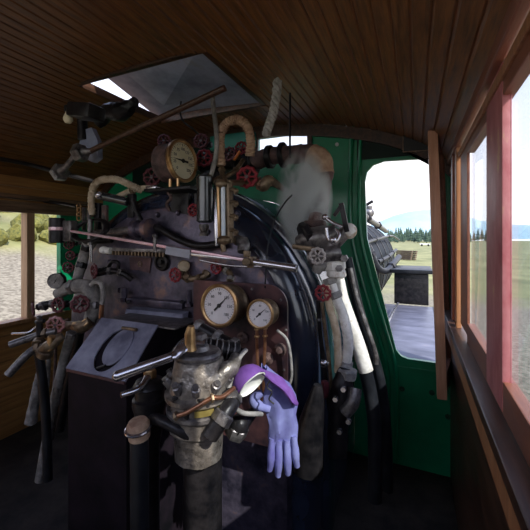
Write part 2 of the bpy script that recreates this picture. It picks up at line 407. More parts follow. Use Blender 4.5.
# conifers: far tree line
tree_root = None
def conifer(loc, h, label):
    global tree_root
    if tree_root is None:
        r = thing('conifer_tree', (0,0,0), label, 'tree', 'conifers of the far tree line')
        m = MB(); m.cyl((0,0,0), (0,0,.35), .022, 8); link('trunk', m, bark, r)
        m = MB(); prof = []
        for k in range(7):
            z = .12+.88*k/7; w = .2*(1-k/7.2)
            prof += [(w*.55, z), (w, z+.02)]
        prof = sorted(prof, key=lambda p: p[1]); prof.append((0, 1.0))
        m.lathe([(.02,.1)]+prof, (0,0,0), (0,0,1), 10)
        for v in m.b.verts: v.co += noise.noise_vector(v.co*11)*.03
        link('foliage', m, needle, r); tree_root = r; o = r
    else: o = copy_tree(tree_root)
    o.location = loc; o.scale = (h*1.15, h*1.15, h); o.rotation_euler = (0,0,random.random()*6); o['label'] = label
    return o
tspots = []
for i in range(60):
    px = 388+i*.9+random.uniform(-.5,.5) if i < 50 else 462+(i-50)*4
    
    for tr in range(200):
        t = random.uniform(180, 390); d = ray(px, 238); q_ = V((d.x*t, d.y*t))
        if all((q_-b_[0]).length > .0088*(t+b_[1]) for b_ in tspots): break
    tspots.append((q_, t))
    conifer(V((d.x*t, d.y*t, -1.35)), random.uniform(.027, .043)*t, 'dark green conifer in the far tree line below the mountain')

# running plate outside, ahead of the wall
XD = .20
m = MB(); m.box(((-.38+XD)/2, 3.55, .70), (XD+.38, 2.05, .03), None, .004)
rp = thing('running_plate', (-.1, 3.5, .685), 'lavender grey steel running plate outside the front opening', 'walkway')
link('deck_plate', m, deck, rp)
link('edge_angle', MB().box((XD+.005, 3.55, .69), (.02, 2.05, .06)), iron, rp)
tb = thing('tool_box', (-.05, 4.75, .7), 'low black steel box at the far end of the running plate', 'box')
p0 = W(392, 297, 4.62); p1 = W(431, 297, 4.62)
zt2 = W(410, 274, 4.62).z
link('box_body', MB().box(((p0.x+p1.x)/2, 4.95, (.715+zt2)/2), (p1.x-p0.x-.05, .62, zt2-.715), None, .01), iron, tb)
link('lid', MB().box(((p0.x+p1.x)/2, 4.95, zt2+.03), (p1.x-p0.x+.04, .70, .05), None, .012), rubber, tb)
def pipe_thing(name, label, cat, pts, r, m, n=6, seg=12, ribs=0, flat=1, collars=(), cm=None, group=None, coll_r=1.45, coll_name='union_nut', loc=None, rough=0):
    pts = [V(p) for p in pts]
    if not collars:
        mb = MB().tube(pts, r, n, seg, flat, True, ribs)
        if rough: mb.rough(rough, 40)
        return tag(link(name, mb, m, None, True, pts[0]), label, cat, group)
    t = thing(name, loc or pts[0], label, cat, group)
    mb = MB().tube(pts, r, n, seg, flat, True, ribs)
    if rough: mb.rough(rough, 40)
    link('pipe', mb, m, t)
    P = spline(pts, n); rr = r if not isinstance(r, (list, tuple)) else r[0]
    for c in collars:
        i = min(len(P)-2, int(c*(len(P)-1))); d = (P[i+1]-P[i]).normalized()
        link(coll_name, MB().nut(P[i]-d*rr*.6, d, rr*coll_r, rr*1.3), cm or m, t)
    return t
pipe_thing('outside_pipe', 'big black bent pipe hanging on the boiler flank seen through the front opening', 'pipe', [W(352,235,4.3), W(364,243,4.3), W(371,255,4.3), W(378,268,4.4), W(386,271,4.6), W(393,264,5.0), W(399,257,5.6)], .042, rubber, collars=(.35,.8), cm=iron)
pipe_thing('outside_handrail', 'slim black handrail along the boiler flank outside', 'rail', [W(366,243,4.2), W(378,239,5.2), W(392,236,7.6), W(399,240,9.2)], .022, iron, collars=(.3,.6), cm=iron)
pipe_thing('outside_rail', 'black jointed rail low on the boiler flank outside, above the big bent pipe', 'rail', [W(378,262,4.6), W(388,257,5.4), W(396,250,7.0)], .03, rubber, collars=(.2,.5,.8), cm=iron)
pipe_thing('outside_rod', 'thin grey rod lying along the left edge of the running plate', 'rod', [W(398,303,4.2), W(385,328,3.0)], .012, steel, 1)
pipe_thing('outside_steam_pipe', 'grey-topped jointed pipe sloping forward on top of the boiler outside', 'pipe', [W(360,212,4.0), W(368,219,4.2), W(376,224,4.8), W(386,231,6.0)], .04, iron_lt, collars=(.3,.75), cm=iron)
ck = thing('outside_cock', W(370,218,4.2), 'small dark valve standing up at the left edge of the sky in the front opening', 'valve')
link('valve_body', MB().cyl(W(369,220,4.2), W(369,206,4.2), .04).ball(W(369,213,4.2), .06), iron_lt, ck)
link('valve_handle', MB().cyl(W(366,205,4.2), W(373,201,4.2), .018), iron, ck)

# stack of sleepers by the line
base = W(405,262,14)
d = ray(405, 255); d2 = V((d.x*44, d.y*44, 0)); slp = None
for k in range(10):
    p = d2+V(((k%2)*.5-.2+(k//2)*.04, (k%2)*.1, -1.13+.24*(k//2)))
    if slp is None:
        slp = tag(link('railway_sleeper', MB().box((0,0,0), (.3, 2.4, .2), Matrix.Rotation(.9, 4, 'Z'), .02), bark, None, False, (0,0,0)), 'dark wooden sleeper in the pile out in the meadow beyond the running plate', 'sleeper', 'sleepers piled in the meadow'); o = slp
    else: o = slp.copy(); COL.objects.link(o)
    o.location = p
d = ray(425, 245)
wg = thing('flat_wagon', (d.x*115, d.y*115, -1.2), 'small pale flat wagon far out in the meadow', 'wagon')
link('wagon_deck', MB().box((d.x*115, d.y*115, -.5), (3.2, 1.4, .35)), white_p, wg)
for s in (-1,1): link('wheel', MB().cyl((d.x*115+s, d.y*115-.75, -.85), (d.x*115+s, d.y*115-.6, -.85), .35), iron, wg)

# ================================================================== BOILER
bo = thing('boiler', (BX, 2.0, .05), 'big black locomotive boiler with riveted backhead filling the cab', 'boiler')
def arch(r, zb=.05, n=40):              # arch outline radius r about BX,BZ, straight to zb
    return [(BX+r*math.cos(PI*k/n), BZ+r*math.sin(PI*k/n)) for k in range(n+1)] + [(BX-r, zb), (BX+r, zb)]
def loft_arch(specs):
    mb = MB(); rings = [[mb._v((x, y, z)) for x, z in arch(r)] for r, y in specs]
    for A, B in zip(rings, rings[1:]):
        for k in range(len(A)): mb.b.faces.new((A[k], A[(k+1) % len(A)], B[(k+1) % len(A)], B[k]))
    mb.b.faces.new(rings[0]); mb.b.faces.new(rings[-1][::-1]); return mb
link('shell', loft_arch([(BR-.03,1.72),(BR-.004,1.73),(BR,1.75),(BR,3.4),(BR-.1,3.42)]), boiler_black, bo)
link('barrel', MB().lathe([(.86,0),(.86,5.2),(.70,5.25),(0,5.3)], (BX,3.4,1.04), (0,1,0), 64), mat('barrel_black', (.010,.013,.018), (.03,.035,.045), .6, scale=3, spec=.04), bo)
for y in (3.9, 4.7, 5.5, 6.4, 7.4, 8.4): link('barrel_band', MB().lathe([(.86,-.03),(.872,-.025),(.872,.025),(.86,.03)], (BX,y,1.04), (0,1,0), 64), iron, bo)
link('shoulder', loft_arch([(BR-.16,1.545),(BR-.10,1.555),(BR-.055,1.59),(BR-.035,1.63),(BR-.03,1.70),(BR-.03,1.72)]), boiler_black, bo)
link('backhead', loft_arch([(BR-.19,1.505),(BR-.155,1.515),(BR-.14,1.545),(BR-.14,1.56)]), backhead_m, bo)
link('jacket_band', loft_arch([(BR+.006,1.735),(BR+.012,1.745),(BR+.012,1.80),(BR+.006,1.81)]), teal_dk, bo)
YH = 1.505                              # backhead face
for px, py in ((158,215),(178,213),(139,219),(126,238),(205,214),(236,240),(248,258),(110,262),(96,285),(238,214),(143,238),(120,290),(208,232)):
    p = W(px, py, YH); link('stud', MB().lathe([(.016,0),(.016,.006),(.011,.018),(0,.022)], p, (0,-1,0), 10), backhead_m, bo)
p = W(163,262,YH); link('washout_plug', MB().lathe([(.045,0),(.05,.01),(.045,.02),(.034,.022),(.030,.012),(.014,.012),(.014,.03),(0,.032)], p, (0,-1,0), 24), iron, bo)
p = W(296-15,349,1.50); link('washout_plug', MB().lathe([(.03,-.05),(.034,.01),(.028,.02),(.016,.02),(.014,.035),(0,.036)], p, (0,-1,0), 20), lag_dk, bo)
# data plate
dp = thing('data_plate', W(139,263,YH-.003), 'small maroon cast data plate with emblem bolted on the backhead', 'plate')
q = [W(a,b,YH-.002) for a, b in ((130,257),(152,258),(150,273),(139,270),(131,270))]
link('plate', MB().prism(q, (0,-.006,0)), plate_m, dp)
link('emblem', MB().torus(W(140,264,YH-.010), (0,-1,0), .014, .002, 16, 6).box(W(140,264,YH-.009), (.016,.003,.004)), brass_dk, dp)
# fire door hood / shelf on the backhead
hd = thing('firedoor_hood', W(150,325,YH), 'dark iron ledge hood with two steps across the backhead above the hopper', 'hood')
a0, a1 = W(128,302,1.46), W(184,303,1.46)
link('upper_plate', MB().box(((a0.x+a1.x)/2, 1.475, W(155,303,1.46).z), (a1.x-a0.x, .06, .035), None, .006).rough(.002, 9), backhead_m, hd)
q = [W(126,309,1.44), W(183,314,1.44), W(181,326,1.40), W(124,320,1.40)]
link('lower_plate', MB().prism(q, (0,.05,.006)), lav, hd)
for px in (128,182): link('stud', MB().cyl(W(px,302,1.46), W(px,302,1.42), .011, 10), iron, hd)
for px in (133,170): link('bracket', MB().box(W(px,322,1.47), (.03,.06,.05)), iron, hd)

# ---- hopper (steel box with sloping face, oval flap)
hp = thing('fuel_hopper', (-1.27, 1.2, 0), 'grey steel box with sloping face and oval flap in front of the backhead', 'hopper')
hx0, hx1 = -1.452, -1.097
m = MB()
side = [(1.25,1.135),(1.06,.953),(1.06,0),(1.47,0),(1.47,1.10)]
m.prism([(hx0, y, z) for y, z in side], (hx1-hx0,0,0)); link('box_body', m, hopper_dk, hp, False)
# sloping face as plate with oval hole
e0, e1 = V((hx0,1.06,.953)), V((hx0,1.25,1.135)); up = (e1-e0).normalized(); nrm = V((0,-up.z,up.y)); LL = (e1-e0).length; WW = hx1-hx0
def hop(x, y, z): return e0+V((1,0,0))*x+up*y+nrm*(z+.008)
oc = (WW*.58, LL*.47)
hole = [(oc[0]+.083*math.cos(a)-.012, oc[1]+.108*math.sin(a)-.004) for a in [2*PI*k/28 for k in range(28)]]
link('sloping_face', plate([(-.004,-.004),(WW+.004,-.004),(WW+.004,LL+.004),(-.004,LL+.004)], [hole], .007, hop, 'sf'), lav, hp)
fl = [(oc[0]+.064*math.cos(a)+.010, oc[1]+.092*math.sin(a)+.010) for a in [2*PI*k/28 for k in range(28)]]
link('flap', plate(fl, [], .006, lambda x, y, z: hop(x, y, z+.006), 'fl'), lav, hp)
link('flap_hinge', MB().cyl(hop(oc[0]-.03, oc[1]+.1, .012), hop(oc[0]+.06, oc[1]+.1, .012), .008, 10), brass_dk, hp)
link('flap_latch', MB().cyl(hop(oc[0]-.03, oc[1]-.1, .005), hop(oc[0]+.012, oc[1]-.085, .012), .006, 8), iron, hp)
link('top_rim', MB().bar((hx0,1.35,1.13), (hx1+.10,1.35,1.135), .20, .008), iron_lt, hp)
link('edge_strip', MB().bar((hx0,1.052,.95), (hx1,1.052,.95), .007, .012), plate_m, hp)

# ================================================================== VALVES
def wheel_mesh(R, spokes=6, lobes=10):
    m = MB(); m.torus((0,0,0), (0,0,1), R*.95, R*.2, 48, 8, lobes, .07)
    for k in range(spokes):
        a = 2*PI*k/spokes; m.cyl((0,0,0), (R*math.cos(a), R*math.sin(a), 0), R*.12, 8)
    m.lathe([(R*.24,-R*.12),(R*.26,0),(R*.24,R*.12)], seg=12); return m
valve_cache = {}
def valve(px, py, Y, rpx, d, wm, bm, label, length=1.6, group=None, name='globe_valve'):
    """hand wheel valve: wheel centre sighted at px,py ; outward direction d"""
    c = W(px, py, Y); R = sz(rpx, Y, px)*.87
    key = (wm.name, bm.name, length)
    if key not in valve_cache:
        r = thing(name, (0,0,0), label, 'valve')
        hw = link('handwheel', wheel_mesh(1), wm, r); link('hub_nut', MB().nut((0,0,.1), (0,0,1), .2, .16), iron_lt, hw)
        L = length
        link('stem', MB().cyl((0,0,-L*.6), (0,0,.22), .11, 10), iron_lt, r)
        link('bonnet', MB().lathe([(.5,-L),(.52,-L*.92),(.36,-L*.85),(.34,-L*.7),(.42,-L*.68),(.42,-L*.5),(.22,-L*.45),(.18,-L*.3)], seg=12), bm, r)
        link('valve_body', MB().ball((0,0,-L*1.25), .55).cyl((-.95,0,-L*1.25), (.95,0,-L*1.25), .36, 14).nut((-1.0,0,-L*1.25),(1,0,0),.5,.3).nut((.7,0,-L*1.25),(1,0,0),.5,.3), bm, r)
        valve_cache[key] = r; o = r
    else: o = copy_tree(valve_cache[key])
    o.location = c; o.scale = (R, R, R); o.name = name
    x, y, z = frame(d); o.rotation_euler = Matrix((x, y, z)).transposed().to_euler()
    o['label'] = label; o['category'] = 'valve'
    if group: o['group'] = group
    elif 'group' in o: del o['group']
    return o
A = V((0,-1,0)); Lf = V((-.7,-.7,0)); Rt = V((.75,-.66,.05)); C_ = lambda px, py: -ray(px, py).normalized()
valve(247,177,1.50,11.5, V((.15,-1,.12)), red, brass_dk, 'red spoked wheel valve right of the wrapped arch pipe, above the boiler', 1.3)
valve(193,210,1.42,6.5, A, red, iron, 'small red wheel valve just left of the black lubricator cylinder', 1.3)
valve(175,275,1.40,7.5, A, red, brass_dk, 'red wheel valve below the pale steel block of the throttle bar', 1.5)
valve(216,268,1.42,6.5, A, red, brass_dk, 'small red wheel valve under the throttle bar, above the largest dial gauge', 1.3)
valve(323,293,1.48,8.5, A, red, iron, 'dark red wheel valve in front of the white lagged pipes', 1.2)
valve(317.5,256,1.45,9, V((-.1,-1,0)), gray_wh, iron_lt, 'pale grey and red wheel valve on the injector below the steam', 1.4)
valve(69,244,1.42,5.5, V((.5,-.9,0)), red_dk, iron, 'uppermost of the three small dark red wheels in front of the green left panel', 1.2)
valve(70.5,255.5,1.42,5, V((.5,-.9,0)), red_dk, iron, 'middle one of the three small dark red wheels in front of the green left panel', 1.2)
valve(68,267.5,1.42,6, V((.5,-.9,0)), red_dk, iron, 'lowest of the three small dark red wheels in front of the green left panel', 1.2)
valve(94,271,1.38,7.5, V((-.35,-1,0)), red_dk, iron, 'dark red wheel valve at the left edge of the backhead, above the hopper', 1.4)
valve(55.5,325,1.22,9, V((.55,-.85,0)), red_wh, brass_dk, 'bright pink-red wheel valve at the lower left below the small black gauge', 1.3)
valve(58,305,1.28,8, V((.2,-1,.1)), red_dk, iron, 'dark red wheel valve under the small black gauge on the left', 1.2)
valve(80,304,1.25,9, V((.75,-.7,.1)), red_dk, iron_lt, 'tall tilted dark red wheel valve under the fat grey elbow pipe', 1.2)
valve(33,309,1.25,7, V((-.5,-1,-.1)), red_dk, iron, 'dark red wheel valve at the far left beside the wooden window post', 1.3)
valve(152,177,1.60,9.5, V((.3,-1,0)), red_dk, iron, 'dark red wheel valve left behind the big cream dial gauge', 1.2)
valve(164,141,1.70,7, V((.4,-1,0)), red_dk, iron, 'dull red wheel above the big cream dial gauge, under the roof hatch', 1.1)
valve(201,141,1.72,8, V((.2,-1,.1)), red_dk, iron, 'upper of the two dark red wheels right behind the big cream dial gauge', 1.3)
valve(204,158,1.66,9, V((.3,-1,0)), red, iron, 'lower of the two red wheels right behind the big cream dial gauge', 1.3)
valve(229,154,1.74,7.5, V((0,-1,.1)), red_dk, brass_dk, 'dark red wheel framed inside the wrapped arch pipe, left one', 1.3)
valve(241,148,1.78,7, V((.1,-1,.1)), red, iron, 'red wheel framed inside the wrapped arch pipe, right one', 1.3)

# ================================================================== GAUGES
def text_mesh(body, size, nm='t'):
    cu = bpy.data.curves.new(nm, 'FONT'); cu.body = body; cu.size = size; cu.align_x = 'CENTER'; cu.align_y = 'CENTER'; cu.extrude = .0004; cu.resolution_u = 2
    ob = bpy.data.objects.new(nm, cu); COL.objects.link(ob)
    me = bpy.data.meshes.new_from_object(ob.evaluated_get(bpy.context.evaluated_depsgraph_get()))
    bpy.data.objects.remove(ob); bpy.data.curves.remove(cu); return me
def gauge(c, n, R, depth, dialm, casem, bezelm, label, nums, needle_deg, name='pressure_gauge', stem=None, ring=1.0):
    t = thing(name, c, label, 'gauge')
    c = V(c); z = V(n).normalized(); x = V((0,0,1)).cross(z).normalized(); y = z.cross(x)
    def P(a, b, h): return c+x*a*R+y*b*R+z*h*R
    D = depth/R
    link('case', MB().lathe([(R*.80,-depth),(R*.93,-depth*.97),(R*.96,-depth*.8),(R*.90,-depth*.72),(R*.90,-depth*.25),(R*.98,-depth*.15),(R*.98,-.001)], c, z, 36), casem, t)
    link('bezel', MB().lathe([(R*1.0,-R*.12),(R*1.04,-R*.05),(R*1.03,R*.08),(R*.94,R*.12),(R*.87,R*.09),(R*.855,R*.0),(R*.99,-R*.03)], c, z, 36), bezelm, t)
    link('dial', MB().lathe([(R*.86,-R*.05),(R*.86,R*.02)], c, z, 36), dialm, t)
    m = MB()
    for k in range(31):
        a = math.radians(225-270*k/30); l0 = .70 if k % 5 == 0 else .75
        u = x*math.cos(a)+y*math.sin(a); m.bar(c+u*R*l0+z*R*.024, c+u*R*.82+z*R*.024, R*.012 if k % 5 else R*.025, R*.012, 0)
    dl = [o for o in bpy.data.objects if o.parent == t and o.name.startswith('dial')][0]; link('scale_marks', m, ink, dl)
    m = MB(); B3 = Matrix((x, y, z)).transposed()
    for k, s in enumerate(nums):
        a = math.radians(225-270*k/(len(nums)-1)); me = text_mesh(s, R*.20)
        b = bmesh.new(); b.from_mesh(me); bpy.data.meshes.remove(me)
        for v in b.verts: v.co = B3 @ v.co + c + (x*math.cos(a)+y*math.sin(a))*R*.56 + z*R*.026
        tmp = bpy.data.meshes.new('q'); b.to_mesh(tmp); b.free(); m.b.from_mesh(tmp); bpy.data.meshes.remove(tmp)
    link('numerals', m, ink, dl)
    a = math.radians(needle_deg); u = x*math.cos(a)+y*math.sin(a); w = -x*math.sin(a)+y*math.cos(a)
    m = MB(); m.prism([c-u*R*.35+w*R*.05+z*R*.05, c-u*R*.35-w*R*.05+z*R*.05, c-w*R*.045+z*R*.05, c+u*R*.68+z*R*.05, c+w*R*.045+z*R*.05], z*R*.02)
    m.cyl(c+z*R*.03, c+z*R*.09, R*.10, 14); link('needle', m, ink, dl)
    return t, P, x, y, z
cg = W(182.5,161,1.46)
g1, P, gx, gy, gzv = gauge(cg, (.992,-.07,.02), .110, .125, dial_cream, lag_dk, brass, 'big brass dial gauge with cream face on top of the boiler', ['0','25','50','75','100','125','150','175','200'], 178)
sg = thing('gauge_shelf', W(172,189,1.50), 'flat black bracket shelf under the big cream dial gauge', 'bracket')
link('shelf_plate', MB().box(cg+V((-.06,.02,-.150)), (.30,.16,.018), None, .006), iron, sg)
link('shelf_lug', MB().box(cg+V((-.18,.0,-.134)), (.07,.08,.02), None, .006), steel, sg)
for s in (-.02,.03): link('bolt', MB().cyl(cg+V((s-.02,-.05,-.141)), cg+V((s-.02,-.05,-.100)), .009, 8), brass, sg)
link('shelf_leg', MB().box(cg+V((-.06,.06,-.22)), (.12,.02,.14)), iron, sg)
c2 = W(219.5,305.5,1.24)
gauge(c2, (-.03,-1,.06), sz(21,1.24,220), .11, dial_white, brass_dk, brass, 'larger of the two white dial gauges on the copper plate', ['0','30','60','90','120','150','180'], 45)
c3 = W(260,314,1.26)
gauge(c3, (-.03,-1,.06), sz(14.5,1.26,260), .075, dial_white, brass_dk, brass, 'smaller of the two white dial gauges, right one on the copper plate', ['0','40','80','120','160'], 42)
c4 = W(55.5,281,1.30)
gauge(c4, (.5,-.86,.0), sz(7.5,1.3,56), .05, lag_gy, iron, iron_lt, 'small black-cased gauge with grey dial above the left pipes', ['0','5','10'], 60)
link('stem', MB().cyl(c4+V((0,.02,-.03)), c4+V((-.02,.02,-.12)), .012), iron_lt, [o for o in bpy.data.objects if o.name.startswith('pressure_gauge')][-1]) if False else None
# gauge plate
gp = thing('gauge_plate', W(240,400,1.36), 'copper-brown instrument plate with rounded corner behind the white dial gauges', 'plate')
x0 = W(193,300,1.36).x; x1 = W(287,300,1.36).x; zt_ = W(240,283,1.36).z; zb_ = W(240,440,1.36).z
o_ = [(x0,zb_),(x1,zb_),(x1,zt_-.09)] + [(x1-.09+.09*math.cos(a), zt_-.09+.09*math.sin(a)) for a in [PI/2*k/8 for k in range(1,9)]] + [(x0,zt_)]
link('plate', plate(o_, [], .012, lambda x, y, z: V((x, 1.37+z, y)), 'gp'), copper_plate, gp)
for px, py in ((252,289),(281,300),(286,330),(232,286),(284,370)): link('screw', MB().lathe([(.006,0),(.005,.005),(0,.006)], W(px,py,1.364), (0,-1,0), 8), iron_lt, gp)
for px, py in ((281,349),(243,338),(268,358)): link('boss', MB().lathe([(.026,0),(.028,.008),(.018,.014),(.012,.03),(0,.032)], W(px,py,1.364), (0,-1,0), 16), lag_dk, gp)
for px in (215,262): link('stay', MB().cyl(W(px,330,1.375), W(px,330,1.375)+V((0,.13,0)), .014), iron, gp)
pipe_thing('copper_gauge_tube', 'left one of the two copper tubes hanging below the smaller white gauge', 'pipe', [W(257,329,1.30), W(257,345,1.30), W(258,372,1.30), W(259,400,1.32)], .0065, copper, collars=(.05,.2), cm=brass, coll_r=1.8)
pipe_thing('copper_gauge_tube', 'right one of the two copper tubes hanging below the smaller white gauge', 'pipe', [W(265,328,1.31), W(265,345,1.31), W(264,372,1.31), W(263,402,1.33)], .0065, copper, collars=(.05,.2), cm=brass, coll_r=1.8)
pipe_thing('black_gauge_loop', 'thin grey hose looping from behind the gauge plate to its lower right', 'hose', [W(277,330,1.33), W(287,340,1.33), W(291,360,1.33), W(291,380,1.33), W(284,393,1.34)], .006, lag_gy)
pipe_thing('black_instrument_pipe', 'black horizontal pipe with fittings crossing just under the larger white gauge', 'pipe', [W(196,325,1.14), W(210,333,1.14), W(225,341,1.14), W(238,347,1.14)], .022, iron, collars=(.1,.5,.9), cm=iron_lt, coll_r=1.3)
pipe_thing('black_instrument_pipe', 'second black pipe running below the larger white gauge, lower one', 'pipe', [W(203,342,1.12), W(222,348,1.12), W(243,352,1.12)], .014, iron, collars=(.6,), cm=iron_lt, coll_r=1.5)
pipe_thing('brass_nipple', 'short bright brass fitting standing behind the handle lug of the big brake valve', 'fitting', [W(190,350,.826), W(190,342,.826), W(190,334,.826), W(191,326,.826)], [.02,.016,.016,.01], brass, 1)

# ================================================================== THROTTLE & REVERSER BARS
YT = 1.34
tl = thing('throttle_lever', W(180,245,YT), 'long bright steel throttle bar across the backhead ending in a round grip', 'lever')
b0, b1 = W(60,229,YT), W(266,263.5,YT)
link('bar', MB().bar(b0, b1, .026, .014, .003), steel_pk, tl)
link('grip', MB().cyl(W(250,261.5,YT-.01), W(297,268.5,YT-.01), .017, 20), steel, tl)
link('pivot_block', MB().box(W(252,262,YT-.01), (.03,.04,.05), None, .006).cyl(W(246,262,YT-.05), W(246,262,YT+.03), .018), brass_dk, tl)
link('fulcrum_bolt', MB().cyl(W(155,235,YT-.012), W(155,251,YT-.012), .009).nut(W(155,237,YT-.012),(0,0,1),.014,.012), iron_lt, tl)
link('clamp', MB().box(W(247,254,YT-.02),(.028,.02,.03),None,.005), brass_dk, tl)
sa = thing('lever_shaft', W(57,230,YT), 'black round boss with pink band at the left end of the throttle bar', 'fitting')
link('boss', MB().cyl(W(57,218,YT-.02), W(57,243,YT-.02), .042, 24), iron, sa)
link('band', MB().cyl(W(57,226.5,YT-.02), W(57,231,YT-.02), .0435, 24), steel_pk, sa)
link('clevis', MB().box(W(70,231,YT+.01), (.07,.05,.12), None, .008), iron_lt, sa)
ring = thing('lever_yoke', W(88,230,YT), 'dark oval iron yoke around the left end of the throttle bar', 'bracket')
m = MB(); m.torus((0,0,0), (0,0,1), .12, .018, 36, 8)
for v in m.b.verts: v.co = V((v.co.x*1.05, v.co.y*.6, v.co.z)); v.co = W(90,230,YT+.03)+V((v.co.x, v.co.z+v.co.y*.5, v.co.y*.85))
link('ring', m, iron, ring); link('cross_pin', MB().cyl(W(90,219,YT+.03), W(90,245,YT+.03), .014), iron_lt, ring)
qd = thing('notched_quadrant', W(135,252,YT+.03), 'dark notched rack under the throttle bar with white end knob', 'rack')
r0, r1 = W(106,249,YT+.03), W(166,251,YT+.03)
link('rack_bar', MB().bar(r0, r1, .018, .016, .002), iron_lt, qd)
m = MB()
for k in range(18):
    p = r0.lerp(r1, (k+.5)/18); m.box(p+V((0,-.002,-.02)), (.009,.014,.02))
tag(link('teeth', m, brass_dk, qd), kind='stuff')
link('end_knob', MB().ball(W(104,250,YT+.02), .026, (1,1,.8)).cyl(W(104,250,YT+.02), W(111,251,YT+.02), .018), white_c, qd)
lb = thing('latch_block', W(178,252,YT-.02), 'pale rectangular steel block on the bars left of centre', 'block')
q = [W(a,b,YT-.02) for a, b in ((166,246),(190,250),(189,258.5),(165,254))]
link('block', MB().prism(q, (0,.02,0)), mat('grey_block_paint', (.28,.29,.35), (.40,.41,.48), .4, scale=9), lb)
link('link_rod', MB().bar(W(188,254,YT-.01), W(262,263,YT-.005), .012, .01), steel, lb)
pipe_thing('drain_rod', 'thin bowed silver rod below the throttle bar', 'rod', [W(200,260,YT-.02), W(214,263,YT-.02), W(235,266,YT-.02), W(262,266.5,YT-.02)], .005, steel)
sh = thing('throttle_shaft', W(120,232,1.42), 'thick dark round shaft behind the throttle bar at the top left of the backhead', 'shaft')
link('shaft', MB().cyl(W(93,234,1.44), W(138,229,1.44), .022), iron_lt, sh)
link('gland', MB().lathe([(.03,0),(.05,.01),(.05,.04),(.034,.05),(.034,.09),(.06,.1),(.06,.13),(.03,.14)], W(133,229.5,1.44), (1,0,.0), 20).cyl(W(146,229,1.44), W(146,229,1.53), .03), backhead_m, sh)
pipe_thing('throttle_rod', 'curved dark pipe resting along the top left of the backhead', 'pipe', [W(150,226,1.47), W(162,230,1.46), W(180,240,1.46), W(200,246,1.46), W(225,243,1.46)], .02, iron)
# polished pipes from water glass area down over shoulder
# ================================================================== WATER GLASS, LUBRICATOR
wg_ = thing('water_gauge', W(225,245,1.34), 'tall bronze water gauge with bright glass tube and four side cocks', 'water gauge')
link('column', MB().cyl(W(229,183,1.36), W(230,243,1.36), .019, 18), brass_dk, wg_)
link('glass_tube', MB().cyl(W(223,187,1.335), W(223.5,240,1.335), .010, 16), tubeglass, wg_)
link('guard_plate', MB().bar(W(218.5,184,1.33), W(220,241,1.33), .020, .012, .003), brass, wg_)
link('top_fitting', MB().ball(W(221.5,184,1.34), .028, (1.1,1,.8)), brass_dk, wg_)
link('bottom_fitting', MB().ball(W(224,240,1.34), .032, (1.1,1,.7)).cyl(W(222,240,1.34), W(224,252,1.34), .012), brass_dk, wg_)
for py in (190,202.5,216.5,231):
    link('side_cock', MB().tube([W(229,py,1.355), W(233,py-1,1.34), W(236,py+1,1.33), W(235,py+4,1.33)], .0085, 4, 10).ball(W(236,py+1,1.33), .012), brass_dk, wg_)
link('rear_pipe', MB().cyl(W(229,183,1.36), W(229,183,1.36)+V((0,.2,.03)), .015), brass_dk, wg_); link('rear_pipe', MB().cyl(W(230,240,1.36), W(230,240,1.36)+V((0,.16,0)), .015), brass_dk, wg_)
lu = thing('lubricator', W(205,222,1.38), 'glossy black cylindrical lubricator left of the water gauge', 'lubricator')
rl = sz(8.5,1.38,205)
link('barrel', MB().lathe([(rl*.7,0),(rl,.01),(rl,.012),(rl*.96,.02),(rl*.96,.2),(rl,.21),(rl,.215),(rl*.8,.225),(rl*.3,.235),(0,.237)], W(205,223,1.36), (0,0,1), 28), tank_m, lu)
link('outlet', MB().lathe([(.02,0),(.022,.01),(.016,.02),(.024,.04),(.024,.055)], W(204,236,1.36), (0,0,1), 14), iron_lt, lu)
link('mounting', MB().box(W(206,200,1.43), (.04,.14,.05)), iron, lu)
link('sight_plate', MB().bar(W(214.5,190,1.39), W(217,246,1.36), .018, .01, .002), steel, lu)
valve_sm = pipe_thing('copper_hook', 'small rusty copper bracket under the gauge shelf', 'bracket', [W(168,192,1.46), W(171,198,1.45), W(167,204,1.45), W(170,211,1.46)], .009, lag_dk)

pipe_thing('brass_boss', 'round tan boss on the backhead just under the pale steel block', 'fitting', [W(184,266,1.46), W(184,266,1.51)], [.028,.032,.034], lag, 1)
pipe_thing('backhead_gland', 'upright dark gland bolted on the backhead left of the hopper ledge', 'fitting', [W(124,300,1.46), W(124,288,1.46)], .018, backhead_m, 1, collars=(.1,.8), coll_r=1.4)
# ================================================================== UPPER PIPES
pipe_thing('wrapped_arch_pipe', 'tan cloth-wrapped pipe bent in a hairpin arch above the water gauge', 'pipe',
  [W(221,166,1.45), W(220,150,1.45), W(220.5,136,1.45), W(225,125,1.46), W(234,120,1.47), W(243,122,1.48), W(249,131,1.49), W(251,143,1.50), W(250,156,1.51)], .0225, lag_pk, 8, 14, .085, rough=.004)
pipe_thing('brass_riser', 'bare brown riser pipe under the left foot of the wrapped arch', 'pipe', [W(221.5,168,1.45), W(223,178,1.43), W(227,186,1.40)], .013, brass_dk, collars=(.1,.8))
pipe_thing('bent_pole', 'thin brown-grey pole hanging from the roof down left of the wrapped arch', 'pole', [W(212,93,1.42), W(214,112,1.42), W(216.5,135,1.42), W(216,155,1.42), W(212,172,1.42), W(208,186,1.42)], .0115, lag_gy)
pipe_thing('cross_pipe', 'small brown pipe leaning from the lubricator top to the right', 'pipe', [W(209,186,1.40), W(216,180,1.42), W(225,177,1.45), W(236,170,1.5), W(243,160,1.58)], .012, brass_dk, collars=(.35,.75))
pipe_thing('orange_rod', 'short orange rod slanting among the red wheels', 'rod', [W(234,160,1.6), W(240,151,1.6)], .008, mat('orange_paint', (.6,.16,.02), None, .4), 1)
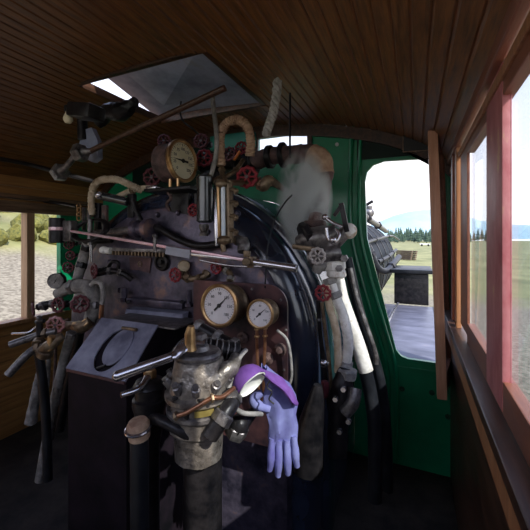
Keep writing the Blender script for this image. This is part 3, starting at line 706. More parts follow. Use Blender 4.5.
# turret
tu = thing('steam_turret', W(225,170,1.85), 'dark steam manifold lying on the boiler top behind the red wheels', 'manifold')
link('manifold', MB().cyl(W(180,163,1.88), W(262,160,1.88), .055, 20), iron, tu)
for px in (188,204,220,238,254): link('flange', MB().cyl(W(px,163,1.88)-V((.012,0,0)), W(px,163,1.88)+V((.012,0,0)), .075, 16), iron, tu)
link('foot', MB().cyl(W(220,168,1.88), W(220,168,1.88)-V((0,0,.13)), .04), iron, tu)
struct('trim_14', MB().box((W(236,140,YF).x, YF-.05, W(240,143,YF).z), (.40, .08, .12), None, .01), teal)
# fat steam pipe
fp = thing('injector_steam_pipe', W(320,205,1.72), 'fat brown lagged steam pipe running right and elbowing down into the steam', 'pipe')
pts = [W(255,160,1.80), W(275,156,1.78), W(298,154,1.75), W(312,154,1.73), W(321,160,1.72), W(323,174,1.72), W(320,190,1.71), W(318,205,1.70)]
link('lagged_pipe', MB().tube(pts, .050, 6, 18, 1, True, .03).rough(.008, 22), lag_dk, fp)
link('elbow_cover', MB().tube(pts[3:6], .055, 6, 18).rough(.005, 22), lag_pk, fp)
link('flange', MB().cyl(W(270,157,1.785)-V((.02,0,0)), W(270,157,1.785)+V((.02,0,0)), .066, 20), iron, fp)
link('flange', MB().cyl(W(283,155,1.77)-V((.015,0,0)), W(283,155,1.77)+V((.015,0,0)), .07, 20), iron, fp)
link('lower_collar', MB().cyl(W(318,206,1.70), W(317,214,1.68), .052, 20).nut(W(317,219,1.67),(0,0,1),.05,.03), lag_dk, fp)
pipe_thing('tan_elbow', 'tan brass elbow right of the largest upper red wheel', 'pipe', [W(256,182,1.55), W(263,186,1.55), W(268,181,1.56), W(276,184,1.6), W(284,190,1.65)], [.018,.03,.03,.02,.012], brass_dk, collars=(.2,.55), cm=lag_pk, coll_r=1.6)
rp_pts = spline([W(277.5,80,1.45), W(276,97,1.45), W(273,113,1.45), W(270,122,1.45), W(266.5,133,1.45)], 10)
rm = MB()
for k in range(3):
    pts = []
    for i_, p in enumerate(rp_pts):
        a = i_*.55+k*2*PI/3; pts.append(p+CRt*math.cos(a)*.010+V((-sn,cs,0))*math.sin(a)*.010)
    rm.tube(pts, .0125, 2, 8)
ro = thing('rope', rp_pts[0], 'thick pale twisted rope hanging from the ceiling', 'rope'); link('strands', rm, ropem, ro)
link('frayed_end', MB().ball(rp_pts[-1], .021, (1,1,.8)).rough(.004, 60), ropem, ro)
pipe_thing('hanging_rod', 'thin dark vertical rod right of the rope, down to the fat steam pipe', 'rod', [W(290,93,1.6), W(290,158,1.6)], .0055, iron, 1)
pipe_thing('thin_cable', 'thin black cable drooping from the tan elbow down across the glossy boiler shoulder', 'cable', [W(292,195,1.50), W(284,204,1.48), W(274,222,1.46), W(268,245,1.43), W(266,270,1.42), W(265,288,1.36)], .0035, rubber)
# grey pipe seen along the shoulder rim
# ================================================================== UPPER LEFT
pipe_thing('wrapped_left_pipe', 'grey-tan cloth-wrapped pipe rising at the left and bending right over the boiler', 'pipe',
  [W(92,215,1.50), W(91.5,200,1.50), W(93,189,1.50), W(99,181,1.50), W(110,179,1.50), W(122,181,1.52), W(134,187,1.56), W(142,190,1.6)], .022, lag, 8, 12, .085, rough=.004)
pipe_thing('tan_top_pipe', 'short tan pipe lying under the wrapped left pipe on the boiler edge', 'pipe', [W(118,197,1.56), W(130,191,1.58), W(145,188,1.6), W(158,189,1.6)], .018, lag, collars=(.4,), cm=brass_dk)
bl = thing('black_lamp', W(100,200,1.46), 'small black cylindrical lamp lying over the left pipes', 'lamp')
link('barrel', MB().cyl(W(98,195,1.46), W(128,202,1.50), .026, 20), tank_m, bl)
link('front_knob', MB().ball(W(99,195,1.44), .022), steel, bl)
link('bracket', MB().box(W(132,206,1.52), (.05,.03,.14), None, .006), iron, bl)
pipe_thing('left_bracket_arm', 'dark curved iron arm on the boiler edge right of the small black lamp', 'bracket', [W(133,200,1.5), W(136,210,1.5), W(142,222,1.5)], .014, iron)
hk = thing('link_chain', W(80,220,1.45), 'short tan chain hanging above the dark oval yoke', 'chain')
for k in range(4):
    m = MB().torus(W(79,206+k*4,1.45), (0,1,0) if k % 2 else (1,.2,0), .017, .004, 16, 6); link('chain_link', m, brass, hk)
cp = thing('control_stand', W(88,220,1.52), 'upright dark iron bracket with grey bars left of the wrapped pipe', 'bracket')
link('post', MB().bar(W(99,203,1.53), W(96,262,1.53), .03, .04, .004), iron, cp)
for px in (84,89,104): link('bar', MB().cyl(W(px,208,1.50), W(px,230,1.46), .012, 10), iron_lt, cp)
link('rust_plate', MB().box(W(105,216,1.49), (.04,.02,.13), None, .004), lag_dk, cp)
link('cross_bar', MB().cyl(W(80,243,1.47), W(112,240,1.47), .016, 10), iron, cp)
# left vertical lagged pipe and fat manifold
pipe_thing('left_lagged_pipe', 'upright grey lagged pipe just right of the three small dark red wheels', 'pipe', [W(88,243,1.42), W(84,256,1.42), W(80,270,1.40), W(76,284,1.38)], [.03,.03,.03,.026], lag_gy, collars=(.12,.6), cm=iron, coll_r=1.15)
pipe_thing('thin_steel_riser', 'thin bright steel tube beside the left upright grey lagged pipe', 'pipe', [W(91,243,1.40), W(91,262,1.40)], .009, steel, 1)
pipe_thing('fat_elbow_pipe', 'fat light grey elbow pipe at left, right of the small black gauge', 'pipe', [W(58,294,1.34), W(68,288,1.34), W(80,286,1.34), W(90,289,1.34), W(94,298,1.34), W(93,312,1.33), W(89,324,1.32)], [.032,.036,.04,.044,.044,.04,.034], lag_gy, collars=(.25,.75), cm=iron_lt, coll_r=1.5, rough=.003)
pipe_thing('thin_loop_pipe', 'thin grey tube looping over the fat grey elbow down to the hopper corner', 'pipe', [W(91,285,1.30), W(95,282,1.30), W(101,284,1.30), W(103,294,1.30), W(102,304,1.30)], .012, lag_gy, 6)
pipe_thing('copper_stub', 'short orange copper tube end above the hopper corner', 'pipe', [W(102,305,1.30), W(101,318,1.30)], .012, copper, 1)
pipe_thing('brass_tee', 'tan brass tee fitting below the tilted dark red wheel at left', 'fitting', [W(62,325,1.28), W(72,326,1.28), W(82,327,1.28), W(91,321,1.30)], [.024,.026,.034,.03], brass_dk, collars=(.1,.5,.9), cm=brass, coll_r=1.4)
pipe_thing('grey_diagonal_pipe', 'thick light grey pipe leaning down left of the hopper', 'pipe', [W(71,335,1.2), W(63,365,1.2), W(55,400,1.2), W(47,440,1.2), W(40,480,1.2)], .025, lag_gy, collars=(.03,.45,.65), cm=iron_lt, coll_r=1.08, coll_name='clip')
pipe_thing('dark_hose', 'black vertical hose among the lower left pipes', 'hose', [W(38,349,1.12), W(42,375,1.12), W(45,405,1.12), W(47,440,1.12), W(48,480,1.12)], .022, rubber)
pipe_thing('pale_lagged_tail', 'pale frayed lagged pipe at the lower left margin', 'pipe', [W(41,362,1.28), W(38,380,1.28), W(34,402,1.28), W(31,422,1.28)], [.014,.02,.026,.034], lag_gy, rough=.006)
pipe_thing('inner_dark_pipe', 'dark pipe between the leaning light grey pipe and the hopper', 'pipe', [W(80,332,1.35), W(76,352,1.35), W(68,385,1.35), W(60,430,1.35)], .026, iron)
pipe_thing('rusty_rod', 'thin rust-brown rod between the black hose and the leaning light grey pipe', 'rod', [W(56,340,1.25), W(55,370,1.25), W(53,405,1.25), W(52,440,1.25)], .008, lag_dk)
pipe_thing('slim_grey_pipe', 'slim grey pipe standing just behind the black hose at lower left', 'pipe', [W(49,345,1.33), W(48,375,1.33), W(46,400,1.33)], .012, lag_gy)
pipe_thing('blue_steel_pipe', 'bluish steel pipe entering from the left, upper one of two', 'pipe', [W(10,345,1.05), W(27,339,1.10), W(42,334,1.14), W(56,331,1.18)], .018, iron_lt, collars=(.75,), cm=brass_dk)
pipe_thing('blue_steel_pipe', 'bluish steel pipe entering from the left, lower one of two', 'pipe', [W(8,375,1.0), W(27,355,1.06), W(38,348,1.1), W(50,348,1.12)], .02, iron_lt, collars=(.7,), cm=brass_dk)
pipe_thing('thin_white_rod', 'thin bright curved rod above the bluish pipes at the left edge', 'rod', [W(12,334,1.1), W(27,333,1.12), W(34,329,1.14), W(39,324,1.15)], .006, steel)
yk = thing('brass_yoke', W(48,345,1.12), 'tan brass yoke valve body at the lower left under the pink-red wheel', 'fitting')
link('body', MB().tube([W(40,352,1.10), W(48,347,1.10), W(56,340,1.12), W(63,336,1.14)], [.024,.03,.026,.018], 5, 14).rough(.003,40), brass_dk, yk)
link('neck', MB().cyl(W(50,350,1.10), W(52,336,1.10), .018), brass, yk); link('flange', MB().cyl(W(44,356,1.10), W(46,350,1.10), .036), brass_dk, yk)
link('oval_flange', MB().cyl(W(38,345,1.10), W(40,341,1.12), .03), brass_dk, yk)
pc = thing('pet_cock', W(40,330,1.12), 'small dark tap standing beside the thin bright rod at the left edge', 'tap')
link('tap_body', MB().cyl(W(40,336,1.13), W(39,322,1.13), .016).cyl(W(36,322,1.13), W(44,321,1.13), .01), iron, pc); link('knob', MB().ball(W(39,318,1.13), .014), iron_lt, pc)
pipe_thing('horizontal_black_pipe', 'black pipe joining the far left wheel to the wheel under the small gauge', 'pipe', [W(38,307,1.27), W(48,304,1.29), W(60,303,1.33)], .02, iron, collars=(.3,.7), cm=iron_lt, coll_r=1.3)
pipe_thing('backhead_left_valve_pipe', 'dark pipe with nuts running right from the wheel at the backhead\'s left edge', 'pipe', [W(98,274,1.42), W(112,271,1.43), W(124,274,1.44), W(132,280,1.46)], .016, iron, collars=(.3,.6), cm=iron_lt, coll_r=1.5)
pipe_thing('backhead_curl_pipe', 'short curled dark pipe on the backhead above the left valve pipe', 'pipe', [W(108,268,1.45), W(112,262,1.44), W(118,263,1.44), W(118,270,1.45)], .011, iron)
pipe_thing('backhead_valve_pipe', 'brass pipe with nuts right of the red wheel under the pale steel block', 'pipe', [W(183,277,1.43), W(193,279,1.43), W(203,277,1.43), W(208,272,1.45)], .016, brass_dk, collars=(.2,.6,.9), coll_r=1.5)
pipe_thing('short_bolt_fitting', 'small upright bolt fitting left of the larger white dial gauge', 'fitting', [W(189,305,1.43), W(189,290,1.43)], .014, backhead_m, 1, collars=(.1,), coll_r=1.5)
pipe_thing('right_valve_stub', 'brass stub pipe right of the small red wheel over the larger gauge', 'pipe', [W(222,269,1.44), W(230,273,1.43), W(230,282,1.40)], .014, brass_dk, collars=(.3,.9), cm=lag_gy, coll_r=1.5)
pipe_thing('shoulder_cock', 'round grey cock just below the water gauge foot, over the throttle bar', 'valve', [W(236,240,1.42), W(243,243,1.40), W(243,252,1.38)], [.022,.03,.026], iron_lt, collars=(.9,), cm=iron_lt, coll_r=1.2)

# ================================================================== RIGHT INJECTOR AND PIPES
inj = thing('injector', W(318,245,1.52), 'heavy grey injector body under the steam, above the white lagged pipes', 'injector')
link('body', MB().tube([W(298,242,1.52), W(308,240,1.52), W(322,236,1.53), W(336,232,1.55)], [.028,.045,.055,.045,.03], 6, 16).rough(.006,30), iron_lt, inj)
link('lower_body', MB().tube([W(310,258,1.53), W(325,255,1.53), W(340,252,1.55)], [.045,.055,.05], 6, 18).rough(.003,30), iron_lt, inj)
link('flange', MB().box(W(306,248,1.49), (.12,.05,.022), Matrix.Rotation(.12,4,'Y'), .006), brass_dk, inj)
link('flange', MB().cyl(W(302,236,1.50), W(309,233,1.52), .06, 8), iron, inj)
link('bonnet', MB().cyl(W(314,232,1.58), W(317,215,1.62), .040, 8).nut(W(315,228,1.58),(0,0,1),.056,.035), lag_dk, inj)
link('steam_cone', MB().cyl(W(330,248,1.53), W(349,228,1.55), .030), iron_lt, inj)
link('side_cap', MB().ball(W(349,231,1.55), .036, (1,1,1)), lag_wh, inj)
link('lever', MB().tube([W(325,217,1.44), W(333,223,1.44), W(342,227,1.45)], .009, 5, 10).ball(W(325,217,1.44), .014), steel, inj)
link('lever', MB().tube([W(326,228,1.43), W(328,238,1.43), W(334,243,1.43), W(339,236,1.44), W(336,229,1.45)], .008, 5, 10).ball(W(333,240,1.42), .016), steel, inj)
link('rack_arm', MB().bar(W(341,203,1.5), W(347,232,1.5), .012, .022, .003).bar(W(334,216,1.5), W(341,206,1.5), .012, .016, .003), iron, inj)
for k in range(6):
    pass
link('bolt', MB().nut(W(345,258,1.5), (0,-1,0), .016, .03), iron_lt, inj); link('bolt', MB().nut(W(340,268,1.5), (0,-1,0), .016, .03), iron_lt, inj)
link('union', MB().nut(W(335,270,1.52), (-.1,0,1), .052, .04).cyl(W(336,277,1.52), W(336,270,1.52), .042), lag_wh, inj)
link('elbow', MB().tube([W(316,272,1.5), W(320,266,1.5), W(332,264,1.52)], [.022,.028,.03], 5, 14), lag_gy, inj)
lp = pipe_thing('lagged_feed_pipe', 'rightmost and widest of the bright white lagged pipes below the injector', 'pipe', [W(337,274,1.60), W(342,298,1.60), W(351,325,1.60), W(359,348,1.60), W(366,371,1.60)], [.030,.031,.033,.034,.034], lag_wh, collars=(.03,), cm=lag_wh)
link('bare_pipe', MB().tube([W(365,369,1.60), W(370,392,1.60), W(374,420,1.60), W(375,450,1.60), W(375,500,1.6)], .031, 6, 16), rubber, lp)
pipe_thing('lagged_feed_pipe', 'middle one of the bright white lagged pipes, ribbed, in front of the widest', 'pipe', [W(329,278,1.52), W(335,295,1.52), W(343,315,1.52), W(348,338,1.52), W(347,356,1.52), W(344,372,1.52)], .023, lag_wh, 6, 12, .03, collars=(.04,.22,.92), cm=lag_gy)
pipe_thing('lagged_feed_pipe', 'tan-stained narrow lagged pipe left of the white ribbed one', 'pipe', [W(326,285,1.50), W(329,305,1.50), W(336,330,1.50), W(338,350,1.50), W(338,372,1.50)], .017, lag, 6, 12, .02, rough=.003)
pipe_thing('thin_copper_feed', 'thin dull copper tube running down left of the tan-stained pipe', 'pipe', [W(322,302,1.50), W(325,330,1.50), W(329,362,1.50), W(332,395,1.50), W(333,440,1.5)], .009, brass_dk)
pipe_thing('thin_black_feed', 'thin black rod running down at the boiler edge left of the copper tube', 'rod', [W(318,300,1.52), W(320,330,1.52), W(324,365,1.52), W(330,410,1.52), W(334,450,1.52)], .010, iron, collars=(.2,.5), cm=iron_lt)
pipe_thing('black_wall_hose', 'long black hose curving down beside the green wall right of the white pipes', 'hose', [W(347,258,1.78), W(352,280,1.78), W(359,310,1.78), W(370,345,1.78), W(381,385,1.78), W(386,430,1.78), W(388,490,1.78)], .026, rubber)
pipe_thing('grey_edge_pipe', 'slim grey pipe hugging the black wall hose', 'pipe', [W(350,268,1.70), W(357,298,1.70), W(366,325,1.70), W(375,352,1.70), W(376,364,1.7)], .012, iron_lt)
lv = thing('lower_feed_valve', W(342,430,1.42), 'dark greasy valve body at the foot of the white ribbed pipe', 'valve')
link('body', MB().tube([W(346,368,1.48), W(343,385,1.46), W(340,402,1.46), W(338,425,1.46), W(338,455,1.46)], [.028,.045,.05,.045,.04], 6, 16).rough(.008,25), iron, lv)
link('collar', MB().nut(W(347,378,1.47), (.1,0,1), .042, .04), lag_gy, lv)
link('side_branch', MB().tube([W(345,412,1.42), W(353,402,1.42), W(355,388,1.44)], .028, 5, 14), iron_lt, lv)
for a, b in ((344,388),(336,398),(349,420),(340,430)): link('bolt', MB().nut(W(a,b,1.39), (0,-1,0), .012, .02), steel, lv)
pipe_thing('grey_funnel', 'dull grey cone standing at the bottom between boiler and lower valve', 'funnel', [W(318,385,1.36), W(316,400,1.36), W(312,420,1.36), W(309,440,1.36), W(308,470,1.36)], [.018,.035,.05,.06,.062], iron)
pipe_thing('red_tag', 'small dark red block between the glossy boiler and the lower valve', 'tag', [W(325,381,1.44), W(325,397,1.44)], .016, red_dk, 1, 4)
pipe_thing('small_pet_cock', 'tiny silver cock on the boiler edge below the dark red wheel', 'tap', [W(321,362,1.44), W(324,363,1.44), W(328,364,1.46)], [.01,.014,.008], steel)

# ================================================================== BRAKE VALVE (foreground)
def WT(px, py, t): d = ray(px, py); return V((d.x*t, d.y*t, EYE+d.z*t))
bvc = WT(199, 425, 1.04); bz = lambda py: WT(199, py, 1.04).z
bv = thing('brake_valve', (bvc.x, bvc.y, 0), 'large greasy bronze rotary brake valve with long steel handle in the foreground', 'valve')
R0 = 31/F*1.04
z4, z3, z2, z1_, z0_ = bz(355), bz(378), bz(394), bz(410), bz(428)
link('lower_body', MB().lathe([(R0*.75,z0_-.08),(R0*.8,z0_),(R0*.92,z0_+.01),(R0*.92,z1_-.004),(R0*.85,z1_)], (bvc.x,bvc.y,0), (0,0,1), 36).rough(.0025,30), bronze, bv)
for k in range(14):
    a = 2*PI*k/14; o = V((bvc.x+R0*.93*math.cos(a), bvc.y+R0*.93*math.sin(a), 0))
    link('rib', MB().bar(o+V((0,0,z1_+.018)), o+V((0,0,z2-.004)), .012, .012, .003), iron, bv) if k % 2 else link('cap_screw', MB().nut(o+V((0,0,z2+.014)), (0,0,1), .011, .012), iron, bv)
link('lower_flange', MB().lathe([(R0*.98,z1_),(R0*1.03,z1_+.006),(R0*1.03,z1_+.016),(R0*.98,z1_+.02)], (bvc.x,bvc.y,0), (0,0,1), 36).rough(.001,30), iron_lt, bv)
link('middle_body', MB().lathe([(R0*.94,z1_+.02),(R0*.92,z2-.004)], (bvc.x,bvc.y,0), (0,0,1), 36).rough(.0015,30), iron_lt, bv)
link('upper_flange', MB().lathe([(R0*1.0,z2-.004),(R0*1.07,z2+.002),(R0*1.07,z2+.014),(R0*.96,z2+.02)], (bvc.x,bvc.y,0), (0,0,1), 36).rough(.0015,30), bronze, bv)
link('upper_body', MB().lathe([(R0*.93,z2+.02),(R0*.93,z3),(R0*.86,z3+.016),(R0*.76,z4-.006),(R0*.70,z4-.003)], (bvc.x,bvc.y,0), (0,0,1), 36).rough(.003,26), bronze, bv)
link('cover', MB().lathe([(R0*.70,z4-.004),(R0*.72,z4+.006),(R0*.66,z4+.014),(R0*.35,z4+.018),(R0*.30,z4+.03),(R0*.2,z4+.034),(0,z4+.034)], (bvc.x,bvc.y,0), (0,0,1), 32), iron_lt, bv)
for k in range(10):
    a = 2*PI*k/10+.2; o = V((bvc.x+R0*.86*math.cos(a), bvc.y+R0*.86*math.sin(a), z3-.012))
    link('flange_bolt', MB().lathe([(.014,0),(.014,.026),(.010,.028),(.010,.036),(0,.038)], o, (math.cos(a)*.55,math.sin(a)*.55,.8), 8), iron_lt, bv)
dirc = V((-bvc.x, -bvc.y, 0)).normalized(); sid = V((-dirc.y, dirc.x, 0))
pl = V((bvc.x,bvc.y,(z1_+z2)/2+.008))+dirc*R0*.95
q = []
for k in range(7):
    a = math.radians(-8+k*9); u = dirc*math.cos(a)+sid*math.sin(a); q.append(u)
m = MB(); 
for u0, u1 in zip(q, q[1:]):
    b_ = V((bvc.x,bvc.y,0)); m.prism([b_+u0*R0*.95+V((0,0,z1_+.024)), b_+u1*R0*.95+V((0,0,z1_+.024)), b_+u1*R0*.95+V((0,0,z2-.008)), b_+u0*R0*.95+V((0,0,z2-.008))], dirc*.003)
link('name_tag', m, yplate, bv)
# handle: lug over the cover then round bar to lower left
hl = WT(118, 376, .95); hm = WT(172, 356.5, .98); hc = V((bvc.x, bvc.y, z4+.036))
link('handle_lug', MB().tube([hc+V((.02,.01,.004)), hc+V((-.02,-.01,.008)), WT(183,347,1.0), WT(176,354,.985), hm], [.026,.030,.026,.020,.016], 5, 12, .5), steel, bv)
link('handle', MB().tube([hm, hm.lerp(hl,.4), hl], [.0135,.0135,.015,.0155], 5, 18).ball(hl, .0155), steel, bv)
link('handle_nut', MB().nut(hc, (0,0,1), .024, .03), iron_lt, bv)
link('pedestal', MB().cyl((bvc.x,bvc.y+.02,0), (bvc.x,bvc.y+.02,z0_-.06), .06, 20), iron, bv)
link('side_port', MB().tube([V((bvc.x,bvc.y,z3-.01))+sid*0+V((.06,-.02,0)), WT(224,372,1.02), WT(231,368,1.04), WT(236,358,1.1)], [.026,.028,.026,.02], 5, 14).rough(.003,30), bronze, bv)
pipe_thing('copper_branch', 'reddish copper tube bent around the front of the big brake valve', 'pipe', [WT(176,416,.93), WT(186,413,.925), WT(200,405,.925), WT(212,398,.93), WT(222,397,.95), WT(234,388,1.0)], .0065, copper, collars=(.02,.6), cm=brass_dk, coll_r=1.9)
# independent brake valve behind left
iv = WT(150, 404, 1.08)
ib = thing('small_brake_valve', (iv.x, iv.y, 0), 'smaller black valve with short silver handle left of the big brake valve', 'valve')
R1 = 17/F*1.08
link('body', MB().lathe([(R1*.6,iv.z-.12),(R1*.9,iv.z-.02),(R1,iv.z),(R1,iv.z+.02),(R1*.85,iv.z+.025),(R1*.85,iv.z+.055),(R1*.95,iv.z+.06),(R1*.8,iv.z+.075),(R1*.4,iv.z+.085),(0,iv.z+.088)], (iv.x,iv.y,0), (0,0,1), 28).rough(.002,30), iron, ib)
link('handle', MB().tube([V((iv.x,iv.y,iv.z+.095)), WT(140,388,1.03), WT(121,395,.99)], [.014,.009,.0085], 4, 12), steel, ib)
link('cap_nut', MB().nut((iv.x,iv.y,iv.z+.08), (0,0,1), .02, .03), brass, ib)
link('lug', MB().ball(WT(140,387,1.05), .018), iron_lt, ib)
link('pedestal', MB().cyl((iv.x,iv.y,0), (iv.x,iv.y,iv.z-.11), .03), iron, ib)
rk = thing('capped_knob', WT(138,440,.98), 'round tan capped knob at the very bottom left of the brake valves', 'fitting')
kc = WT(138,421,.98)
link('cap', MB().lathe([(.030,-.05),(.032,-.01),(.028,-.004),(.026,0),(0,.001)], kc, (0,-.12,1), 24), lag_pk, rk)
link('ring', MB().torus(kc+V((0,0,-.022)), (0,-.12,1), .033, .005), steel, rk)
link('post', MB().cyl((kc.x,kc.y+.01,0), (kc.x,kc.y+.005,kc.z-.05), .026), rubber, rk)
pipe_thing('valve_link_pipe', 'dark pipe joining the two brake valves low down', 'pipe', [WT(148,418,1.06), WT(160,420,1.0), WT(176,428,.97), WT(190,436,.97)], .016, iron)
pipe_thing('black_foreground_pipe', 'dark pipe emerging right of the big brake valve at the bottom', 'pipe', [WT(210,436,.95), WT(224,415,.96), WT(232,400,1.0), WT(228,385,1.06)], .024, iron, collars=(.3,.7), cm=iron_lt, coll_r=1.25)
pipe_thing('grey_looping_hose', 'pale grey hose looping down from the brake valve around the purple glove', 'hose', [WT(246,350,1.12), WT(240,357,1.08), WT(233,372,1.04), WT(229,390,1.02), WT(232,404,1.02), WT(243,413,1.04), WT(262,414,1.08)], .0075, lag_gy)
pipe_thing('right_brake_pipe', 'dark capped fitting under the purple glove', 'fitting', [WT(236,432,1.08), WT(240,424,1.08), WT(247,418,1.1), WT(258,408,1.14)], [.03,.034,.022,.012], iron, collars=(.1,), cm=iron_lt, coll_r=1.2)
pb = thing('valve_bracket', WT(230,350,1.2), 'black grooved cylinder lying right above the big brake valve', 'fitting')
link('barrel', MB().cyl(WT(205,347,1.12), WT(239,352,1.14), .030, 20), iron, pb)
for k in range(5): link('ring', MB().torus(WT(209+k*6,347.6+k*.9,1.122+k*.003), WT(239,352,1.14)-WT(205,347,1.12), .031, .003, 20, 6), iron_lt, pb)
# ================================================================== GLOVE
gl = thing('gauntlet_glove', WT(262,395,1.10), 'purple and violet-blue work gauntlet with white lining draped over the pipes', 'glove')
c_in, c_top = WT(252,384,1.05), WT(244,366,1.13)
cuff = MB(); 
axis_pts = [WT(251,386,1.045), WT(249,378,1.07), WT(246,369,1.10), WT(247,364,1.13)]
mouth = V(WT(252,384.5,1.04)); mn = (V((-.25,-.75,-.62))).normalized()
CR, CU, CF = V((cs,sn,0)), V((0,0,1)), V((-sn,cs,0))
def oval_ring(mb, c, u, v, a, b, n=28): return [mb._v(c+u*a*math.cos(t)+v*b*math.sin(t)) for t in [2*PI*k/n for k in range(n)]]
def skin(mb, rings, close=(0,1)):
    n = len(rings[0])
    for A_, B_ in zip(rings, rings[1:]):
        for k in range(n): mb.b.faces.new((A_[k], A_[(k+1)%n], B_[(k+1)%n], B_[k]))
    if close[0]: mb.b.faces.new(rings[0][::-1])
    if close[1]: mb.b.faces.new(rings[-1])
mouth = WT(252.5,384.5,1.03); vw = (mouth-V((0,0,EYE))).normalized(); wr = vw.cross(V((0,0,1))).normalized(); wu = wr.cross(vw)
mu = (wr*.76+wu*.65).normalized(); pd = (wr*.65-wu*.76).normalized(); mv = pd*.31+vw*.95; bk = -(pd*.95-vw*.31)
cuff = MB(); rings = []
for s_, a, b in ((0,.050,.050),(.010,.052,.050),(.026,.050,.046),(.042,.042,.038),(.054,.028,.026),(.060,.012,.012)):
    rings.append(oval_ring(cuff, mouth+bk*s_, mu, mv, a, b))
skin(cuff, rings); cuff.rough(.003,25)
for v in list(cuff.b.faces):
    pass
cf_ = [f for f in cuff.b.faces if len(f.verts) == 28]
cf_ = [min(cf_, key=lambda f: (f.calc_center_median()-mouth).length)]
bmesh.ops.delete(cuff.b, geom=cf_, context='FACES')
link('cuff', cuff, glove_p, gl)
lin = MB(); skin(lin, [oval_ring(lin, mouth-bk*.001, mu, mv, .050,.050), oval_ring(lin, mouth-bk*.002, mu, mv, .047,.047), oval_ring(lin, mouth+bk*.006, mu, mv, .044,.044), oval_ring(lin, mouth+bk*.012, mu, mv, .03,.035)], (0,1))
link('lining', lin, white_c, gl)
pm = MB(); rings = []
for px_, py_, hw_ in ((264,369,4),(271,376,8),(277,384,12),(279,394,16),(281,405,16),(282,415,14.5),(283,425,14.5),(283,437,14.5),(283,450,14),(283,456,12)):
    c = WT(px_,py_,1.105); a_ = hw_/F*1.105
    rings.append([pm._v(c+CR*a_*math.cos(t)+(CF*.9+CU*.2)*(.024+.010*math.sin(3*t+py_*.12)+.006*math.cos(5*t+py_*.07))*math.sin(t)*1.1) for t in [2*PI*k/36 for k in range(36)]])
skin(pm, rings)
for v in pm.b.verts: v.co += noise.noise_vector(v.co*26)*.010
link('palm', pm, glove_b, gl)
link('cuff_edge', MB().tube([WT(259,370,1.07), WT(270,376,1.065), WT(282,385,1.07), WT(292,397,1.075), WT(297,404,1.08)], [.014,.022,.026,.024,.012], 6, 14, .5).rough(.005,28), glove_p, gl)
link('thumb', MB().tube([WT(262,392,1.10), WT(254,399,1.10), WT(258,405,1.10), WT(270,409,1.10)], [.012,.016,.017,.012], 6, 12).rough(.003,40), glove_b, gl)
for k, (a, b, c, e) in enumerate(((272,446,270,470),(279,448,278,476),(287,448,288,474),(294,444,297,466))):
    link('finger', MB().tube([WT(a,b-8,1.09), WT((a+c)/2,(b+e)/2,1.08), WT(c,e,1.085)], [.010,.013,.009], 5, 12).rough(.002,40), glove_b, gl)
link('stitching', MB().tube([WT(270,380,1.035), WT(267,387,1.035), WT(272,392,1.035), WT(269,399,1.035), WT(274,404,1.035)], .0025, 4, 6), ink, gl)

# ================================================================== CEILING FIXTURES
cf = thing('light_fitting', W(72,112,1.15), 'dark ceiling lamp bracket holding a bare cream bulb at the upper left', 'lamp')
link('housing', MB().box(W(86,112,1.16), (.16,.10,.07), Matrix.Rotation(.2,4,'Y'), .015), iron, cf)
link('socket', MB().cyl(W(68,112,1.14), W(68,106,1.14), .018), iron, cf)
link('bulb', MB().lathe([(.010,0),(.012,-.012),(.021,-.032),(.022,-.044),(.014,-.058),(0,-.062)], W(68,111,1.14), (0,0,1), 18), bulbm, cf)
pipe_thing('ceiling_rod', 'long dark rod running under the ceiling towards the hatch', 'rod', [W(84,154,1.28), W(140,127.5,1.28), W(182,108,1.28), W(225,88,1.28)], .014, wood_dark, 1, 12)
pipe_thing('grey_crank_arm', 'grey jointed crank arm at the left end of the ceiling rod', 'crank', [W(58,174,1.3), W(64,169,1.28), W(72,160,1.27), W(80,153,1.27), W(92,151,1.28)], [.035,.018,.016,.026,.014], iron_lt, collars=(.1,.75), cm=iron_lt)
fu = thing('blue_grey_shade', W(90,150,1.35), 'blue-grey cloth-like sheet shade hanging under the ceiling at left', 'shade')
link('sheet', MB().prism([W(84,130,1.36), W(92,127,1.36), W(97,140,1.36), W(98,158,1.36), W(92,163,1.36), W(82,157,1.36), W(78,148,1.36)], (0,.03,0)).rough(.008,9), hatch_m, fu)
link('hanger', MB().cyl(W(82,112,1.36), W(83,140,1.36), .028), iron, fu)
pipe_thing('ceiling_bracket', 'dark knobbly iron bracket on the ceiling between bulb and hatch', 'bracket', [W(98,124,1.35), W(108,112,1.35), W(120,112,1.35), W(130,106,1.35), W(136,100,1.35)], [.03,.045,.05,.035,.02], iron, rough=.008)
pipe_thing('ceiling_conduit', 'thin dark conduit crossing the ceiling left of the wrapped pipe', 'conduit', [W(0,159,1.5), W(27,164,1.55), W(65,174,1.65), W(96,182,1.75)], .016, iron)
pipe_thing('hatch_cord', 'thin black cord looping from the roof hatch', 'cord', [W(181,101,1.5), W(180,112,1.5), W(184,122,1.5), W(193,129,1.5), W(198,134,1.55)], .005, rubber)
pipe_thing('left_ledge_rod', 'dark rod lying along the beam over the left window', 'rod', [W(0,193,1.9), W(27,199,1.9), W(60,203,1.9), W(76,206,1.9)], .014, iron)

